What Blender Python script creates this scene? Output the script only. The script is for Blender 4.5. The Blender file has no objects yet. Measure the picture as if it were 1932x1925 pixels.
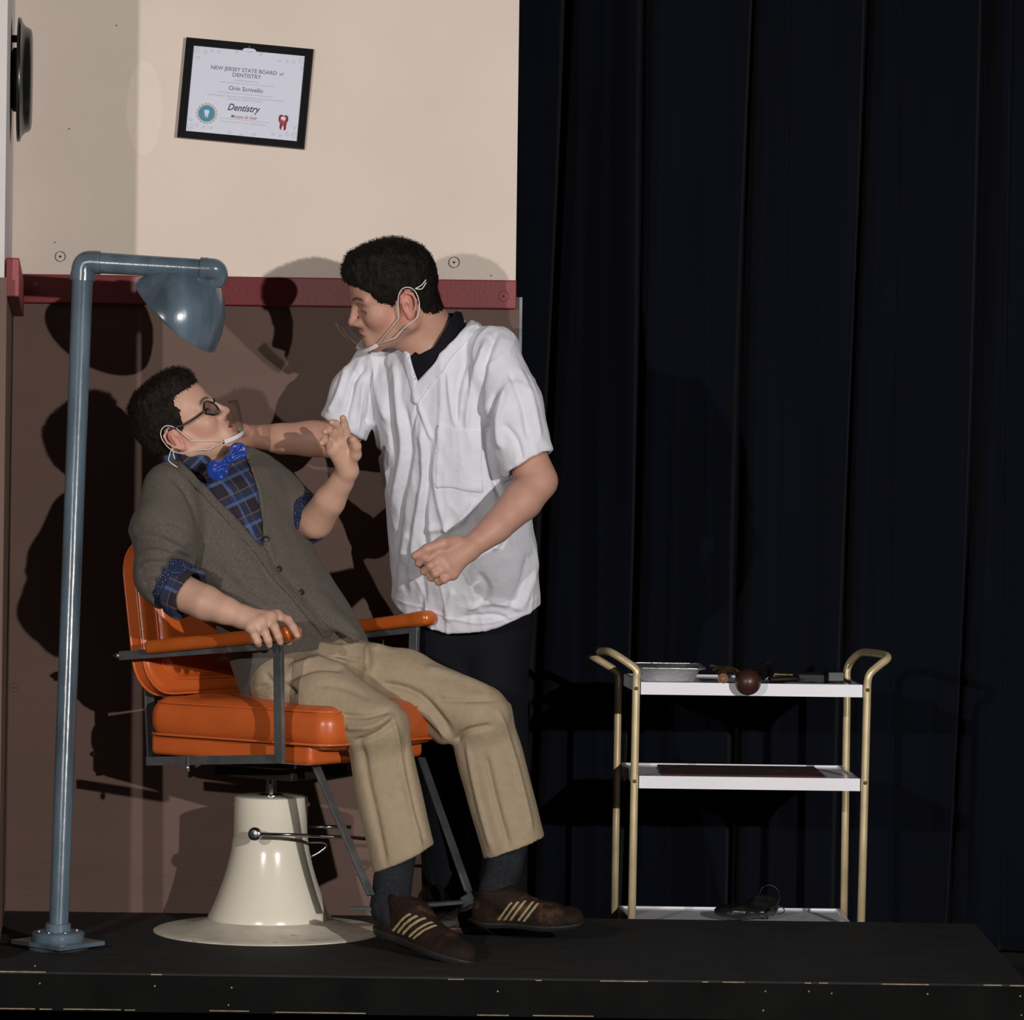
import bpy, bmesh, math, random
import numpy as np
from mathutils import Vector, Matrix
random.seed(5); rng = np.random.default_rng(5)
sc = bpy.context.scene
COL = sc.collection
# ------------------------------------------------------------------ camera, world, lights, exposure
F = 6150.0; PT = 0.20; HC = PT + 1.0; ROLL = 0.013     # focal length in px, platform top, camera height, roll
cd = bpy.data.cameras.new('camera'); cam = bpy.data.objects.new('camera', cd); COL.objects.link(cam)
cd.sensor_width = 36; cd.sensor_fit = 'HORIZONTAL'; cd.lens = 36 * F / 1932; cd.clip_end = 60
cam.matrix_world = Matrix.Translation((0, 0, HC)) @ Matrix.Rotation(math.pi/2, 4, 'X') @ Matrix.Rotation(ROLL, 4, 'Z')
sc.camera = cam
w = bpy.data.worlds.new('hall_dark'); sc.world = w; w.use_nodes = True
w.node_tree.nodes['Background'].inputs[0].default_value = (0.55, 0.65, 1, 1)
w.node_tree.nodes['Background'].inputs[1].default_value = 0.009
def spot(name, loc, target, power, size, ang, color, blend=.5, sx=1):
    l = bpy.data.lights.new(name, 'SPOT'); l.energy = power; l.shadow_soft_size = size; l.spot_size = math.radians(ang)
    l.spot_blend = blend; l.color = color
    o = bpy.data.objects.new(name, l); COL.objects.link(o); o.location = loc
    o.rotation_euler = (Vector(target) - Vector(loc)).to_track_quat('-Z', 'Y').to_euler(); o.scale = (sx, 1, 1)
    return o
def P0(px, py, D): return (D*((px-966)+(py-962.5)*ROLL)/F, D, HC - D*((py-962.5)-(px-966)*ROLL)/F)
# one stage light left of the camera, a stronger one to the right of it
spot('stage_or_added_light', (-2.14, 2.0, 1.85), (-.3, 7.8, 1.0), 440, .035, 44, (1, .96, .93), .7)
spot('stage_or_added_light', (2.6, 1.0, 2.05), (-.45, 7.8, 1.1), 1230, .04, 62, (1, .955, .93), .8)
spot('stage_or_added_light', (2.3, 1.0, 2.3), tuple(P0(273, 205, 8.0)), 130, .002, 1.75, (.95, .96, 1), .04, .34)  # added narrow beam for the oval reflected patch on the wall, no real lamp
vs = sc.view_settings
vs.view_transform = 'Standard'; vs.look = 'None'; vs.gamma = 1; vs.use_curve_mapping = False; vs.exposure = 0.0

cr, sr = math.cos(ROLL), math.sin(ROLL)
def P(px, py, D):
    """pixel of the photograph at distance D in front of the camera -> world point"""
    dx, dy = px - 966, py - 962.5
    u = dx * cr + dy * sr; v = -dx * sr + dy * cr
    return np.array((D * u / F, D, HC - D * v / F))
def proj(V):
    u = V[:, 0] / V[:, 1] * F; v = (HC - V[:, 2]) / V[:, 1] * F
    return 966 + u * cr - v * sr, 962.5 + u * sr + v * cr
def zrow(px, py, D): return P(px, py, D)[2]

# ------------------------------------------------------------------ materials
def nt(m): return m.node_tree.nodes, m.node_tree.links
def mat(name, col, rough=.6, metal=0., noise=0., nscale=8., bump=0., bscale=60., spec=.5, coat=0., sss=0., sheen=0., attr=None, wear=None, stretch=None):
    m = bpy.data.materials.new(name); m.use_nodes = True; N, L = nt(m); b = N['Principled BSDF']
    b.inputs['Base Color'].default_value = (*col, 1); b.inputs['Roughness'].default_value = rough
    b.inputs['Metallic'].default_value = metal; b.inputs['Specular IOR Level'].default_value = spec
    b.inputs['Coat Weight'].default_value = coat; b.inputs['Sheen Weight'].default_value = sheen
    if sss:
        b.inputs['Subsurface Weight'].default_value = sss; b.inputs['Subsurface Radius'].default_value = (1, .35, .2)
        b.inputs['Subsurface Scale'].default_value = .008
    tc = N.new('ShaderNodeTexCoord'); vec = tc.outputs['Object']
    if stretch:
        mp = N.new('ShaderNodeMapping'); mp.inputs['Scale'].default_value = stretch; L.new(vec, mp.inputs[0]); vec = mp.outputs[0]
    src = None
    if attr:
        a = N.new('ShaderNodeAttribute'); a.attribute_name = attr; src = a.outputs['Color']
    if noise:
        n = N.new('ShaderNodeTexNoise'); n.inputs['Scale'].default_value = nscale; n.inputs['Detail'].default_value = 6; L.new(vec, n.inputs['Vector'])
        mx = N.new('ShaderNodeMix'); mx.data_type = 'RGBA'; mx.blend_type = 'MULTIPLY'; mx.inputs[0].default_value = 1
        rp = N.new('ShaderNodeMapRange'); rp.inputs[1].default_value = .3; rp.inputs[2].default_value = .7; rp.inputs[3].default_value = 1 - noise; rp.inputs[4].default_value = 1 + noise * .4
        L.new(n.outputs[0], rp.inputs[0])
        cb = N.new('ShaderNodeCombineColor'); [L.new(rp.outputs[0], cb.inputs[i]) for i in range(3)]
        if src: L.new(src, mx.inputs[6])
        else: mx.inputs[6].default_value = (*col, 1)
        L.new(cb.outputs[0], mx.inputs[7]); src = mx.outputs[2]
    if wear:      # (colour, scale, threshold)
        n2 = N.new('ShaderNodeTexNoise'); n2.inputs['Scale'].default_value = wear[1]; n2.inputs['Detail'].default_value = 8; L.new(vec, n2.inputs['Vector'])
        r2 = N.new('ShaderNodeMapRange'); r2.inputs[1].default_value = wear[2]; r2.inputs[2].default_value = wear[2] + .04; L.new(n2.outputs[0], r2.inputs[0])
        m2 = N.new('ShaderNodeMix'); m2.data_type = 'RGBA'; L.new(r2.outputs[0], m2.inputs[0])
        if src: L.new(src, m2.inputs[6])
        else: m2.inputs[6].default_value = (*col, 1)
        m2.inputs[7].default_value = (*wear[0], 1); src = m2.outputs[2]
    if src: L.new(src, b.inputs['Base Color'])
    if bump:
        n3 = N.new('ShaderNodeTexNoise'); n3.inputs['Scale'].default_value = bscale; n3.inputs['Detail'].default_value = 4; L.new(vec, n3.inputs['Vector'])
        bp = N.new('ShaderNodeBump'); bp.inputs['Strength'].default_value = bump; bp.inputs['Distance'].default_value = .004
        L.new(n3.outputs[0], bp.inputs['Height']); L.new(bp.outputs[0], b.inputs['Normal'])
    return m
M = dict(
    cream_wall=mat('cream_wall_paint', (.74, .635, .545), .75, noise=.06, nscale=3, bump=.25, bscale=90, wear=((.5, .43, .35), 9, .735)),
    cream_wall2=mat('pale_side_wall_paint', (.62, .58, .56), .7, noise=.08, nscale=4, bump=.2, bscale=90),
    brown_wall=mat('brown_wall_paint', (.135, .078, .058), .72, noise=.14, nscale=3, bump=.3, bscale=50, wear=((.19, .11, .075), 5, .68), stretch=(.5, 1, 2)),
    red=mat('red_rail_paint', (.23, .027, .032), .5, noise=.12, nscale=14, bump=.12, bscale=120),
    curtain=mat('navy_black_velour', (.0033, .0043, .0088), .9, noise=.3, nscale=3, spec=.1, sheen=.03, stretch=(3, 3, .3), bump=.2, bscale=200),
    platform=mat('black_platform_paint', (.0185, .0190, .0190), .8, noise=.4, nscale=14, bump=.5, bscale=70, wear=((.03, .028, .025), 26, .68), spec=.25, stretch=(.6, 1.5, 1)),
    fascia=mat('black_fascia_paint', (.0055, .0055, .0052), .85, noise=.4, nscale=9, bump=.3, bscale=50, wear=((.05, .045, .035), 38, .74), spec=.08),
    rawwood=mat('scuffed_bare_wood', (.30, .24, .15), .8, noise=.5, nscale=60),
    stage=mat('black_stage_floor', (.008, .008, .008), .8, noise=.2),
    black=mat('matte_black', (.006, .006, .006), .6, noise=.2),
    gloss_black=mat('gloss_black_plastic', (.008, .009, .008), .3, noise=.1, coat=.3),
    pipe=mat('blue_grey_pipe_paint', (.100, .142, .180), .24, noise=.55, nscale=9, bump=.15, bscale=40, coat=.3, wear=((.36, .37, .36), 12, .69), stretch=(1.5, 1.5, .35)),
    shade_in=mat('shade_inside_white', (.35, .34, .25), .5, noise=.1),
    zinc=mat('zinc_metal', (.42, .46, .5), .35, metal=.9, noise=.15),
    chrome=mat('chrome', (.5, .52, .54), .16, metal=1, noise=.12, nscale=20),
    steel=mat('dull_steel_bar', (.26, .28, .29), .28, metal=.75, noise=.3, nscale=20, wear=((.42, .45, .46), 18, .66)),
    orange=mat('orange_vinyl', (.56, .112, .022), .34, noise=.10, nscale=12, bump=.06, bscale=400, coat=.12),
    orange2=mat('orange_vinyl_piping', (.60, .13, .03), .3, noise=.1),
    armpad=mat('glossy_orange_arm_pad', (.50, .105, .014), .25, noise=.2, nscale=10, coat=.4),
    enamel=mat('cream_enamel', (.74, .69, .56), .2, noise=.05, nscale=5, coat=.5),
    enamel_worn=mat('worn_cream_enamel', (.66, .61, .50), .38, noise=.2, nscale=16, wear=((.36, .31, .24), 30, .66)),
    brass=mat('brass_tube', (.72, .58, .34), .33, metal=.3, noise=.2, nscale=14),
    white_tray=mat('white_enamel_tray', (.88, .87, .91), .35, noise=.04, coat=.3),
    foil=mat('foil_aluminium', (.72, .72, .73), .38, metal=.9, noise=.1, bump=.6, bscale=70),
    darkwood=mat('dark_red_wood', (.05, .016, .011), .4, noise=.3, nscale=20, coat=.2),
    tanwood=mat('tan_wood', (.26, .12, .06), .5, noise=.3, nscale=30),
    oldbrass=mat('old_brass', (.22, .17, .075), .35, metal=.7, noise=.4, nscale=30),
    book=mat('dark_red_print', (.045, .006, .005), .8, noise=.8, nscale=16, wear=((.17, .10, .04), 14, .64)),
    frame=mat('black_picture_frame', (.004, .0035, .0045), .6, noise=.1, spec=.12),
    frame_edge=mat('brown_frame_edge', (.10, .045, .035), .5, noise=.2),
    paper=mat('certificate_paper', (.66, .69, .80), .55, noise=.02),
    ink=mat('grey_ink', (.16, .17, .22), .7, noise=.05), ink_dark=mat('dark_ink', (.05, .05, .08), .7, noise=.05),
    ink_faint=mat('faint_ink', (.38, .40, .46), .7, noise=.05), ink_red=mat('red_ink', (.36, .05, .07), .7, noise=.05),
    gold=mat('gold_ink', (.50, .40, .26), .6, noise=.1), teal=mat('teal_ink', (.06, .24, .36), .6, noise=.05),
    skin=mat('skin', (.6, .38, .28), .5, noise=.08, nscale=40, attr='Col', sss=.12, spec=.4, bump=.08, bscale=300),
    eye=mat('eye', (.7, .65, .6), .15, attr='Col', noise=.02),
    hair=mat('dark_brown_hair', (.009, .006, .0045), .7, noise=.5, nscale=90, spec=.15),
    hair2=mat('brown_hair', (.013, .0085, .006), .7, noise=.5, nscale=90, spec=.15),
    tunic=mat('white_cotton', (.70, .70, .755), .8, noise=.05, nscale=30, bump=.35, bscale=55, sheen=.1),
    undershirt=mat('black_cotton', (.005, .005, .009), .85, noise=.2, spec=.2),
    trousers_black=mat('black_trousers', (.006, .0065, .009), .85, noise=.2, spec=.15),
    khaki=mat('khaki_twill', (.34, .26, .168), .8, noise=.08, nscale=60, bump=.3, bscale=90),
    wool=mat('grey_brown_wool_knit', (.125, .106, .088), .95, noise=.3, nscale=260, bump=.45, bscale=600, sheen=.05, spec=.1, stretch=(1.5, 1.5, .5)),
    wool_band=mat('grey_brown_wool_band', (.115, .098, .082), .95, noise=.3, nscale=260, bump=.45, bscale=600, spec=.1),
    satin=mat('blue_satin', (.010, .045, .29), .35, noise=.25, nscale=14, sheen=.1),
    button=mat('brown_button', (.03, .018, .012), .4, noise=.2),
    sock=mat('charcoal_sock', (.021, .023, .026), .9, noise=.3, nscale=120, bump=.6, bscale=250, spec=.1),
    suede=mat('dark_brown_suede', (.019, .0095, .0052), .75, noise=.6, nscale=25, bump=.4, bscale=200, wear=((.055, .024, .010), 14, .62), spec=.2),
    sole=mat('black_rubber_sole', (.014, .013, .012), .6, noise=.3), stripe=mat('cream_shoe_stripe', (.30, .235, .125), .6, noise=.2, nscale=40),
    leather=mat('brown_black_leather', (.009, .005, .0035), .5, noise=.4, nscale=60, spec=.2), welt=mat('brown_welt', (.06, .026, .014), .5, noise=.3),
    plastic_white=mat('white_plastic', (.82, .82, .84), .35, noise=.02), elastic=mat('white_elastic', (.70, .68, .62), .7, noise=.1),
    glasses=mat('dark_glasses_frame', (.012, .008, .008), .25, noise=.1, coat=.3),
    pencil=mat('pencil_mark', (.03, .02, .02), .8, noise=.1), pencil2=mat('faint_mark', (.33, .27, .22), .8, noise=.1),
    redmark=mat('dark_red_mark', (.11, .014, .014), .6, noise=.1),
)
def clear(name, col, rough, mixv):
    m = bpy.data.materials.new(name); m.use_nodes = True; N, L = nt(m); N.remove(N['Principled BSDF'])
    t = N.new('ShaderNodeBsdfTransparent'); t.inputs[0].default_value = (*col, 1); g = N.new('ShaderNodeBsdfGlossy'); g.inputs['Roughness'].default_value = rough
    g.inputs[0].default_value = (.9, .9, .9, 1)
    fr = N.new('ShaderNodeFresnel'); fr.inputs[0].default_value = 1.45; mu = N.new('ShaderNodeMath'); mu.operation = 'MULTIPLY_ADD'; mu.use_clamp = True; mu.inputs[1].default_value = .6; mu.inputs[2].default_value = mixv
    L.new(fr.outputs[0], mu.inputs[0]); mx = N.new('ShaderNodeMixShader'); L.new(mu.outputs[0], mx.inputs[0]); L.new(t.outputs[0], mx.inputs[1]); L.new(g.outputs[0], mx.inputs[2])
    L.new(mx.outputs[0], N['Material Output'].inputs[0]); return m
M['clear'] = clear('clear_plastic', (.94, .94, .94), .25, -.02)
M['lens'] = clear('spectacle_lens', (.72, .70, .70), .05, .01)
def plaid(name, base, c1, c2, thin, f):
    """woven check from the garment's own coordinates (attribute tc, metres)"""
    m = mat(name, base, .85, noise=.1, bump=.3, bscale=200); N, L = nt(m); b = N['Principled BSDF']
    for l in list(b.inputs['Base Color'].links): L.remove(l)
    a = N.new('ShaderNodeAttribute'); a.attribute_name = 'tc'; sx = N.new('ShaderNodeSeparateXYZ'); L.new(a.outputs['Vector'], sx.inputs[0])
    def band(o, freq, ph, wid):
        mu = N.new('ShaderNodeMath'); mu.operation = 'MULTIPLY_ADD'; mu.inputs[1].default_value = freq; mu.inputs[2].default_value = ph; L.new(o, mu.inputs[0])
        fr = N.new('ShaderNodeMath'); fr.operation = 'FRACT'; L.new(mu.outputs[0], fr.inputs[0])
        lt = N.new('ShaderNodeMath'); lt.operation = 'LESS_THAN'; lt.inputs[1].default_value = wid; L.new(fr.outputs[0], lt.inputs[0]); return lt.outputs[0]
    cur = None
    for o in (sx.outputs[0], sx.outputs[1]):
        for (ph, wid, c, s) in ((0, .34, c1, .55), (.10, .13, c2, .6), (.68, .05, thin, .75)):
            mx = N.new('ShaderNodeMix'); mx.data_type = 'RGBA'
            q = N.new('ShaderNodeMath'); q.operation = 'MULTIPLY'; q.inputs[1].default_value = s; L.new(band(o, f, ph, wid), q.inputs[0]); L.new(q.outputs[0], mx.inputs[0])
            if cur: L.new(cur, mx.inputs[6])
            else: mx.inputs[6].default_value = (*base, 1)
            mx.inputs[7].default_value = (*c, 1); cur = mx.outputs[2]
    L.new(cur, b.inputs['Base Color']); return m
M['plaid'] = plaid('blue_plaid_cotton', (.016, .010, .020), (.014, .026, .085), (.07, .13, .27), (.14, .08, .04), 17)
def dotted():
    m = mat('navy_dotted_cotton', (.008, .014, .05), .85, noise=.1); N, L = nt(m); b = N['Principled BSDF']
    for l in list(b.inputs['Base Color'].links): L.remove(l)
    tc = N.new('ShaderNodeTexCoord'); v = N.new('ShaderNodeTexVoronoi'); v.inputs['Scale'].default_value = 190; v.inputs['Randomness'].default_value = .35; L.new(tc.outputs['Object'], v.inputs['Vector'])
    lt = N.new('ShaderNodeMath'); lt.operation = 'LESS_THAN'; lt.inputs[1].default_value = .17; L.new(v.outputs['Distance'], lt.inputs[0])
    mx = N.new('ShaderNodeMix'); mx.data_type = 'RGBA'; L.new(lt.outputs[0], mx.inputs[0]); mx.inputs[6].default_value = (.008, .014, .05, 1); mx.inputs[7].default_value = (.4, .5, .6, 1)
    L.new(mx.outputs[2], b.inputs['Base Color']); return m
M['dotted'] = dotted()

# ------------------------------------------------------------------ objects
CUR = [np.zeros(3)]
def thing(name, label, cat, loc, group=None, kind=None):
    o = bpy.data.objects.new(name, None); COL.objects.link(o); o.location = loc; o.empty_display_size = .05
    if label: o['label'] = label
    if cat: o['category'] = cat
    if group: o['group'] = group
    if kind: o['kind'] = kind
    CUR[0] = np.array(loc, float); return o
def mesh(name, V, Fc, m, parent=None, smooth=True, label=None, col=None, tc=None, kind=None, autosmooth=None):
    """links ONE mesh object; V are world coordinates, the object's origin is that of the current thing"""
    V = np.asarray(V, float) - CUR[0]
    me = bpy.data.meshes.new(name); n = len(V)
    if isinstance(Fc, np.ndarray) and Fc.ndim == 2:
        k = Fc.shape[1]; me.vertices.add(n); me.vertices.foreach_set('co', V.astype(np.float32).ravel())
        me.loops.add(Fc.size); me.loops.foreach_set('vertex_index', Fc.astype(np.int32).ravel())
        me.polygons.add(len(Fc)); me.polygons.foreach_set('loop_start', np.arange(0, Fc.size, k, dtype=np.int32))
        me.update(calc_edges=True)
    else:
        me.from_pydata(V.tolist(), [], [list(map(int, f)) for f in Fc]); me.update()
        bm = bmesh.new(); bm.from_mesh(me); bmesh.ops.recalc_face_normals(bm, faces=bm.faces[:]); bm.to_mesh(me); bm.free()
    me.validate()
    if smooth: me.polygons.foreach_set('use_smooth', np.ones(len(me.polygons), bool))
    if smooth and autosmooth: me.set_sharp_from_angle(angle=math.radians(autosmooth))
    for mm in (m if isinstance(m, (list, tuple)) else [m]): me.materials.append(mm)
    if col is not None:
        a = me.attributes.new('Col', 'FLOAT_COLOR', 'POINT'); a.data.foreach_set('color', np.c_[col, np.ones(n)].astype(np.float32).ravel())
    if tc is not None:
        a = me.attributes.new('tc', 'FLOAT_VECTOR', 'POINT'); a.data.foreach_set('vector', tc.astype(np.float32).ravel())
    o = bpy.data.objects.new(name, me); COL.objects.link(o)
    if parent: o.parent = parent
    else: o.location = CUR[0]
    if label: o['label'] = label
    if kind: o['kind'] = kind
    return o
def join(*parts):
    V, Fc, n = [], [], 0
    for v, f in parts:
        v = np.asarray(v, float); V.append(v); Fc += [[int(i) + n for i in q] for q in f]; n += len(v)
    return np.vstack(V), Fc
def unit(v): v = np.asarray(v, float); return v / (np.linalg.norm(v) + 1e-12)
def box(c, h, R=None, bev=0., seg=2):
    bm = bmesh.new(); bmesh.ops.create_cube(bm, size=2)
    for v in bm.verts: v.co = Vector((v.co.x * h[0], v.co.y * h[1], v.co.z * h[2]))
    if bev: bmesh.ops.bevel(bm, geom=bm.edges[:] + bm.verts[:], offset=bev, segments=seg, affect='EDGES', profile=.5)
    V = np.array([v.co for v in bm.verts]); bm.verts.index_update(); Fc = [[v.index for v in f.verts] for f in bm.faces]; bm.free()
    if R is not None: V = V @ np.asarray(R).T
    return V + np.asarray(c), Fc
def bar(a, b, wid, thk, up=(0, 0, 1), bev=.001):
    a, b = np.asarray(a, float), np.asarray(b, float); d = unit(b - a); s = unit(np.cross(d, up)); u = np.cross(s, d)
    return box((a + b) / 2, (np.linalg.norm(b - a) / 2, wid / 2, thk / 2), np.c_[d, s, u], bev)
def spline(pts, n=6):
    pts = [np.asarray(p, float) for p in pts]; out = []
    for i in range(len(pts) - 1):
        p0, p1, p2, p3 = pts[max(i-1, 0)], pts[i], pts[i+1], pts[min(i+2, len(pts)-1)]
        for k in range(n):
            t = k / n; out.append(.5 * (2*p1 + (p2-p0)*t + (2*p0-5*p1+4*p2-p3)*t*t + (3*p1-p0-3*p2+p3)*t**3))
    return out + [pts[-1]]
def tube(pts, r, n=12, closed=False, cap=True, flat=None):
    pts = np.array(pts, float); m = len(pts); r = np.broadcast_to(np.asarray(r, float), (m,)) if np.ndim(r) == 0 or len(r) == m else r
    T = np.zeros_like(pts)
    for i in range(m):
        a = pts[(i-1) % m] if closed or i > 0 else pts[i]; b = pts[(i+1) % m] if closed or i < m-1 else pts[i]; T[i] = unit(b - a)
    ref = np.array((0, 0, 1.)) if abs(T[0][2]) < .9 else np.array((1., 0, 0)); N0 = unit(np.cross(T[0], ref)); V = []
    for i in range(m):
        N0 = unit(N0 - T[i] * (N0 @ T[i])); B = np.cross(T[i], N0)
        for k in range(n):
            a = 2 * math.pi * k / n; V.append(pts[i] + r[i] * (math.cos(a) * N0 + math.sin(a) * B))
    Fc = []
    for i in range(m if closed else m - 1):
        j = (i + 1) % m
        for k in range(n): Fc.append([i*n+k, i*n+(k+1) % n, j*n+(k+1) % n, j*n+k])
    if cap and not closed: Fc += [list(range(n))[::-1], [(m-1)*n+k for k in range(n)]]
    return np.array(V), Fc
def lathe(prof, c, axis=(0, 0, 1), n=48, x=None):
    """prof: (radius, height along axis)"""
    ax = unit(axis); ref = np.array((1., 0, 0)) if abs(ax[0]) < .9 else np.array((0, 1., 0)); e1 = unit(np.cross(ax, ref)); e2 = np.cross(ax, e1); V, Fc = [], []
    for (r, h) in prof:
        for k in range(n): a = 2*math.pi*k/n; V.append(np.asarray(c) + ax*h + r*(e1*math.cos(a) + e2*math.sin(a)))
    for i in range(len(prof) - 1):
        for k in range(n): Fc.append([i*n+k, i*n+(k+1) % n, (i+1)*n+(k+1) % n, (i+1)*n+k])
    if prof[0][0] > 1e-6: Fc.append(list(range(n))[::-1])
    if prof[-1][0] > 1e-6: Fc.append([(len(prof)-1)*n+k for k in range(n)])
    return np.array(V), Fc
def prism(poly, vec):
    poly = [np.asarray(p, float) for p in poly]; n = len(poly); V = poly + [p + np.asarray(vec) for p in poly]
    return np.array(V), [list(range(n)), [n+i for i in range(n)][::-1]] + [[i, i+n, (i+1) % n + n, (i+1) % n] for i in range(n)]

# ------------------------------------------------------------------ sculpting: signed distance fields and surface nets
class Field:
    def __init__(s, lo, hi, h):
        s.lo = np.asarray(lo, float); s.h = h; s.n = np.ceil((np.asarray(hi) - s.lo) / h).astype(int) + 1
        s.f = np.full(s.n, .06, np.float32)
    def sub(s, lo, hi):
        a = np.clip(np.floor((np.asarray(lo) - s.lo) / s.h).astype(int), 0, s.n); b = np.clip(np.ceil((np.asarray(hi) - s.lo) / s.h).astype(int) + 1, 0, s.n)
        if (b <= a).any(): return None
        sl = tuple(slice(int(a[i]), int(b[i])) for i in range(3))
        g = [(s.lo[i] + s.h * np.arange(a[i], b[i])).astype(np.float32) for i in range(3)]
        return sl, g[0][:, None, None], g[1][None, :, None], g[2][None, None, :]
    def put(s, prim, k=.012, op='+'):
        fn, lo, hi = prim; m = k + 3 * s.h; r = s.sub(np.asarray(lo) - m, np.asarray(hi) + m)
        if r is None: return
        sl, X, Y, Z = r; d = fn(X, Y, Z).astype(np.float32); f = s.f[sl]
        if op == '-': d = -d; g = -f; d2 = -d  # subtract: max(f,-d)
        if op == '+':
            hh = np.maximum(k - np.abs(f - d), 0) / max(k, 1e-6); s.f[sl] = np.minimum(f, d) - hh * hh * k * .25
        elif op == '-':
            hh = np.maximum(k - np.abs(f - d), 0) / max(k, 1e-6); s.f[sl] = np.maximum(f, d) + hh * hh * k * .25
    def inter(s, fn):
        r = s.sub(s.lo, s.lo + s.n * s.h); sl, X, Y, Z = r; s.f[sl] = np.maximum(s.f[sl], fn(X, Y, Z))
    def mesh(s):
        f = s.f; ins = f < 0; n = s.n
        c = ins[:-1, :-1, :-1].astype(np.int8)
        tot = np.zeros(n - 1, np.int8)
        for i in (0, 1):
            for j in (0, 1):
                for k in (0, 1): tot += ins[i:n[0]-1+i, j:n[1]-1+j, k:n[2]-1+k]
        act = (tot > 0) & (tot < 8); idx = np.argwhere(act); ids = np.full(tuple(n - 1), -1, np.int32); ids[act] = np.arange(len(idx))
        S = np.zeros((len(idx), 3)); Cn = np.zeros(len(idx))
        cor = [(i, j, k) for i in (0, 1) for j in (0, 1) for k in (0, 1)]
        val = {q: f[idx[:, 0]+q[0], idx[:, 1]+q[1], idx[:, 2]+q[2]].astype(float) for q in cor}
        for q in cor:
            for ax in range(3):
                if q[ax] == 0:
                    q2 = list(q); q2[ax] = 1; q2 = tuple(q2); a, b = val[q], val[q2]; cr_ = (a < 0) != (b < 0)
                    t = np.where(cr_, a / np.where(cr_, a - b, 1), 0); pt = np.tile(np.array(q, float), (len(idx), 1)); pt[:, ax] = t
                    S[cr_] += pt[cr_]; Cn[cr_] += 1
        V = s.lo + s.h * (idx + S / Cn[:, None]); Q = []
        for ax in range(3):
            a = [slice(1, -1)] * 3; a[ax] = slice(0, -1); b = list(a); b[ax] = slice(1, None)
            A, B = ins[tuple(a)], ins[tuple(b)]; e = np.argwhere(A != B)
            if not len(e): continue
            sgn = A[tuple(e.T)]; e = e + 1; e[:, ax] -= 1; o1, o2 = (ax + 1) % 3, (ax + 2) % 3
            def gid(d1, d2):
                t = e.copy(); t[:, o1] -= d1; t[:, o2] -= d2; return ids[t[:, 0], t[:, 1], t[:, 2]]
            q = np.c_[gid(1, 1), gid(0, 1), gid(0, 0), gid(1, 0)]; q[~sgn] = q[~sgn][:, ::-1]; Q.append(q)
        return V, np.vstack(Q)
def cone(a, b, ra, rb, fl=None):
    """tapered capsule; fl=(direction, factor>1) makes it thinner along that direction"""
    a, b = np.asarray(a, float), np.asarray(b, float); R = max(ra, rb); d = b - a; L2 = max(d @ d, 1e-12)
    if fl: n = unit(fl[0]); s = fl[1] - 1; d2 = d + n * (d @ n) * s; L2 = max(d2 @ d2, 1e-12)
    def fn(X, Y, Z):
        x, y, z = X - a[0], Y - a[1], Z - a[2]
        if fl:
            q = (x*n[0] + y*n[1] + z*n[2]) * s; x, y, z = x + q*n[0], y + q*n[1], z + q*n[2]; dd = d2
        else: dd = d
        t = np.clip((x*dd[0] + y*dd[1] + z*dd[2]) / L2, 0, 1)
        g = np.sqrt((x-t*dd[0])**2 + (y-t*dd[1])**2 + (z-t*dd[2])**2) - (ra + (rb-ra)*t)
        return g
    return fn, np.minimum(a, b) - R, np.maximum(a, b) + R
def ell(c, r, R=None):
    c = np.asarray(c, float); r = np.asarray(r, float); m = r.max(); R = np.eye(3) if R is None else np.asarray(R)
    def fn(X, Y, Z):
        x, y, z = X - c[0], Y - c[1], Z - c[2]; p = [(x*R[0, i] + y*R[1, i] + z*R[2, i]) for i in range(3)]
        k0 = np.sqrt(sum((p[i]/r[i])**2 for i in range(3))); k1 = np.sqrt(sum((p[i]/r[i]**2)**2 for i in range(3))) + 1e-9
        return k0 * (k0 - 1) / k1
    return fn, c - m, c + m
def rbox(c, h, rad, R=None):
    c = np.asarray(c, float); h = np.asarray(h, float); R = np.eye(3) if R is None else np.asarray(R); m = np.linalg.norm(h)
    ext = np.abs(R) @ h
    def fn(X, Y, Z):
        x, y, z = X - c[0], Y - c[1], Z - c[2]; q = [np.abs(x*R[0, i] + y*R[1, i] + z*R[2, i]) - h[i] + rad for i in range(3)]
        return np.sqrt(sum(np.maximum(v, 0)**2 for v in q)) + np.minimum(np.maximum(np.maximum(q[0], q[1]), q[2]), 0) - rad
    return fn, c - ext, c + ext
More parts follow.
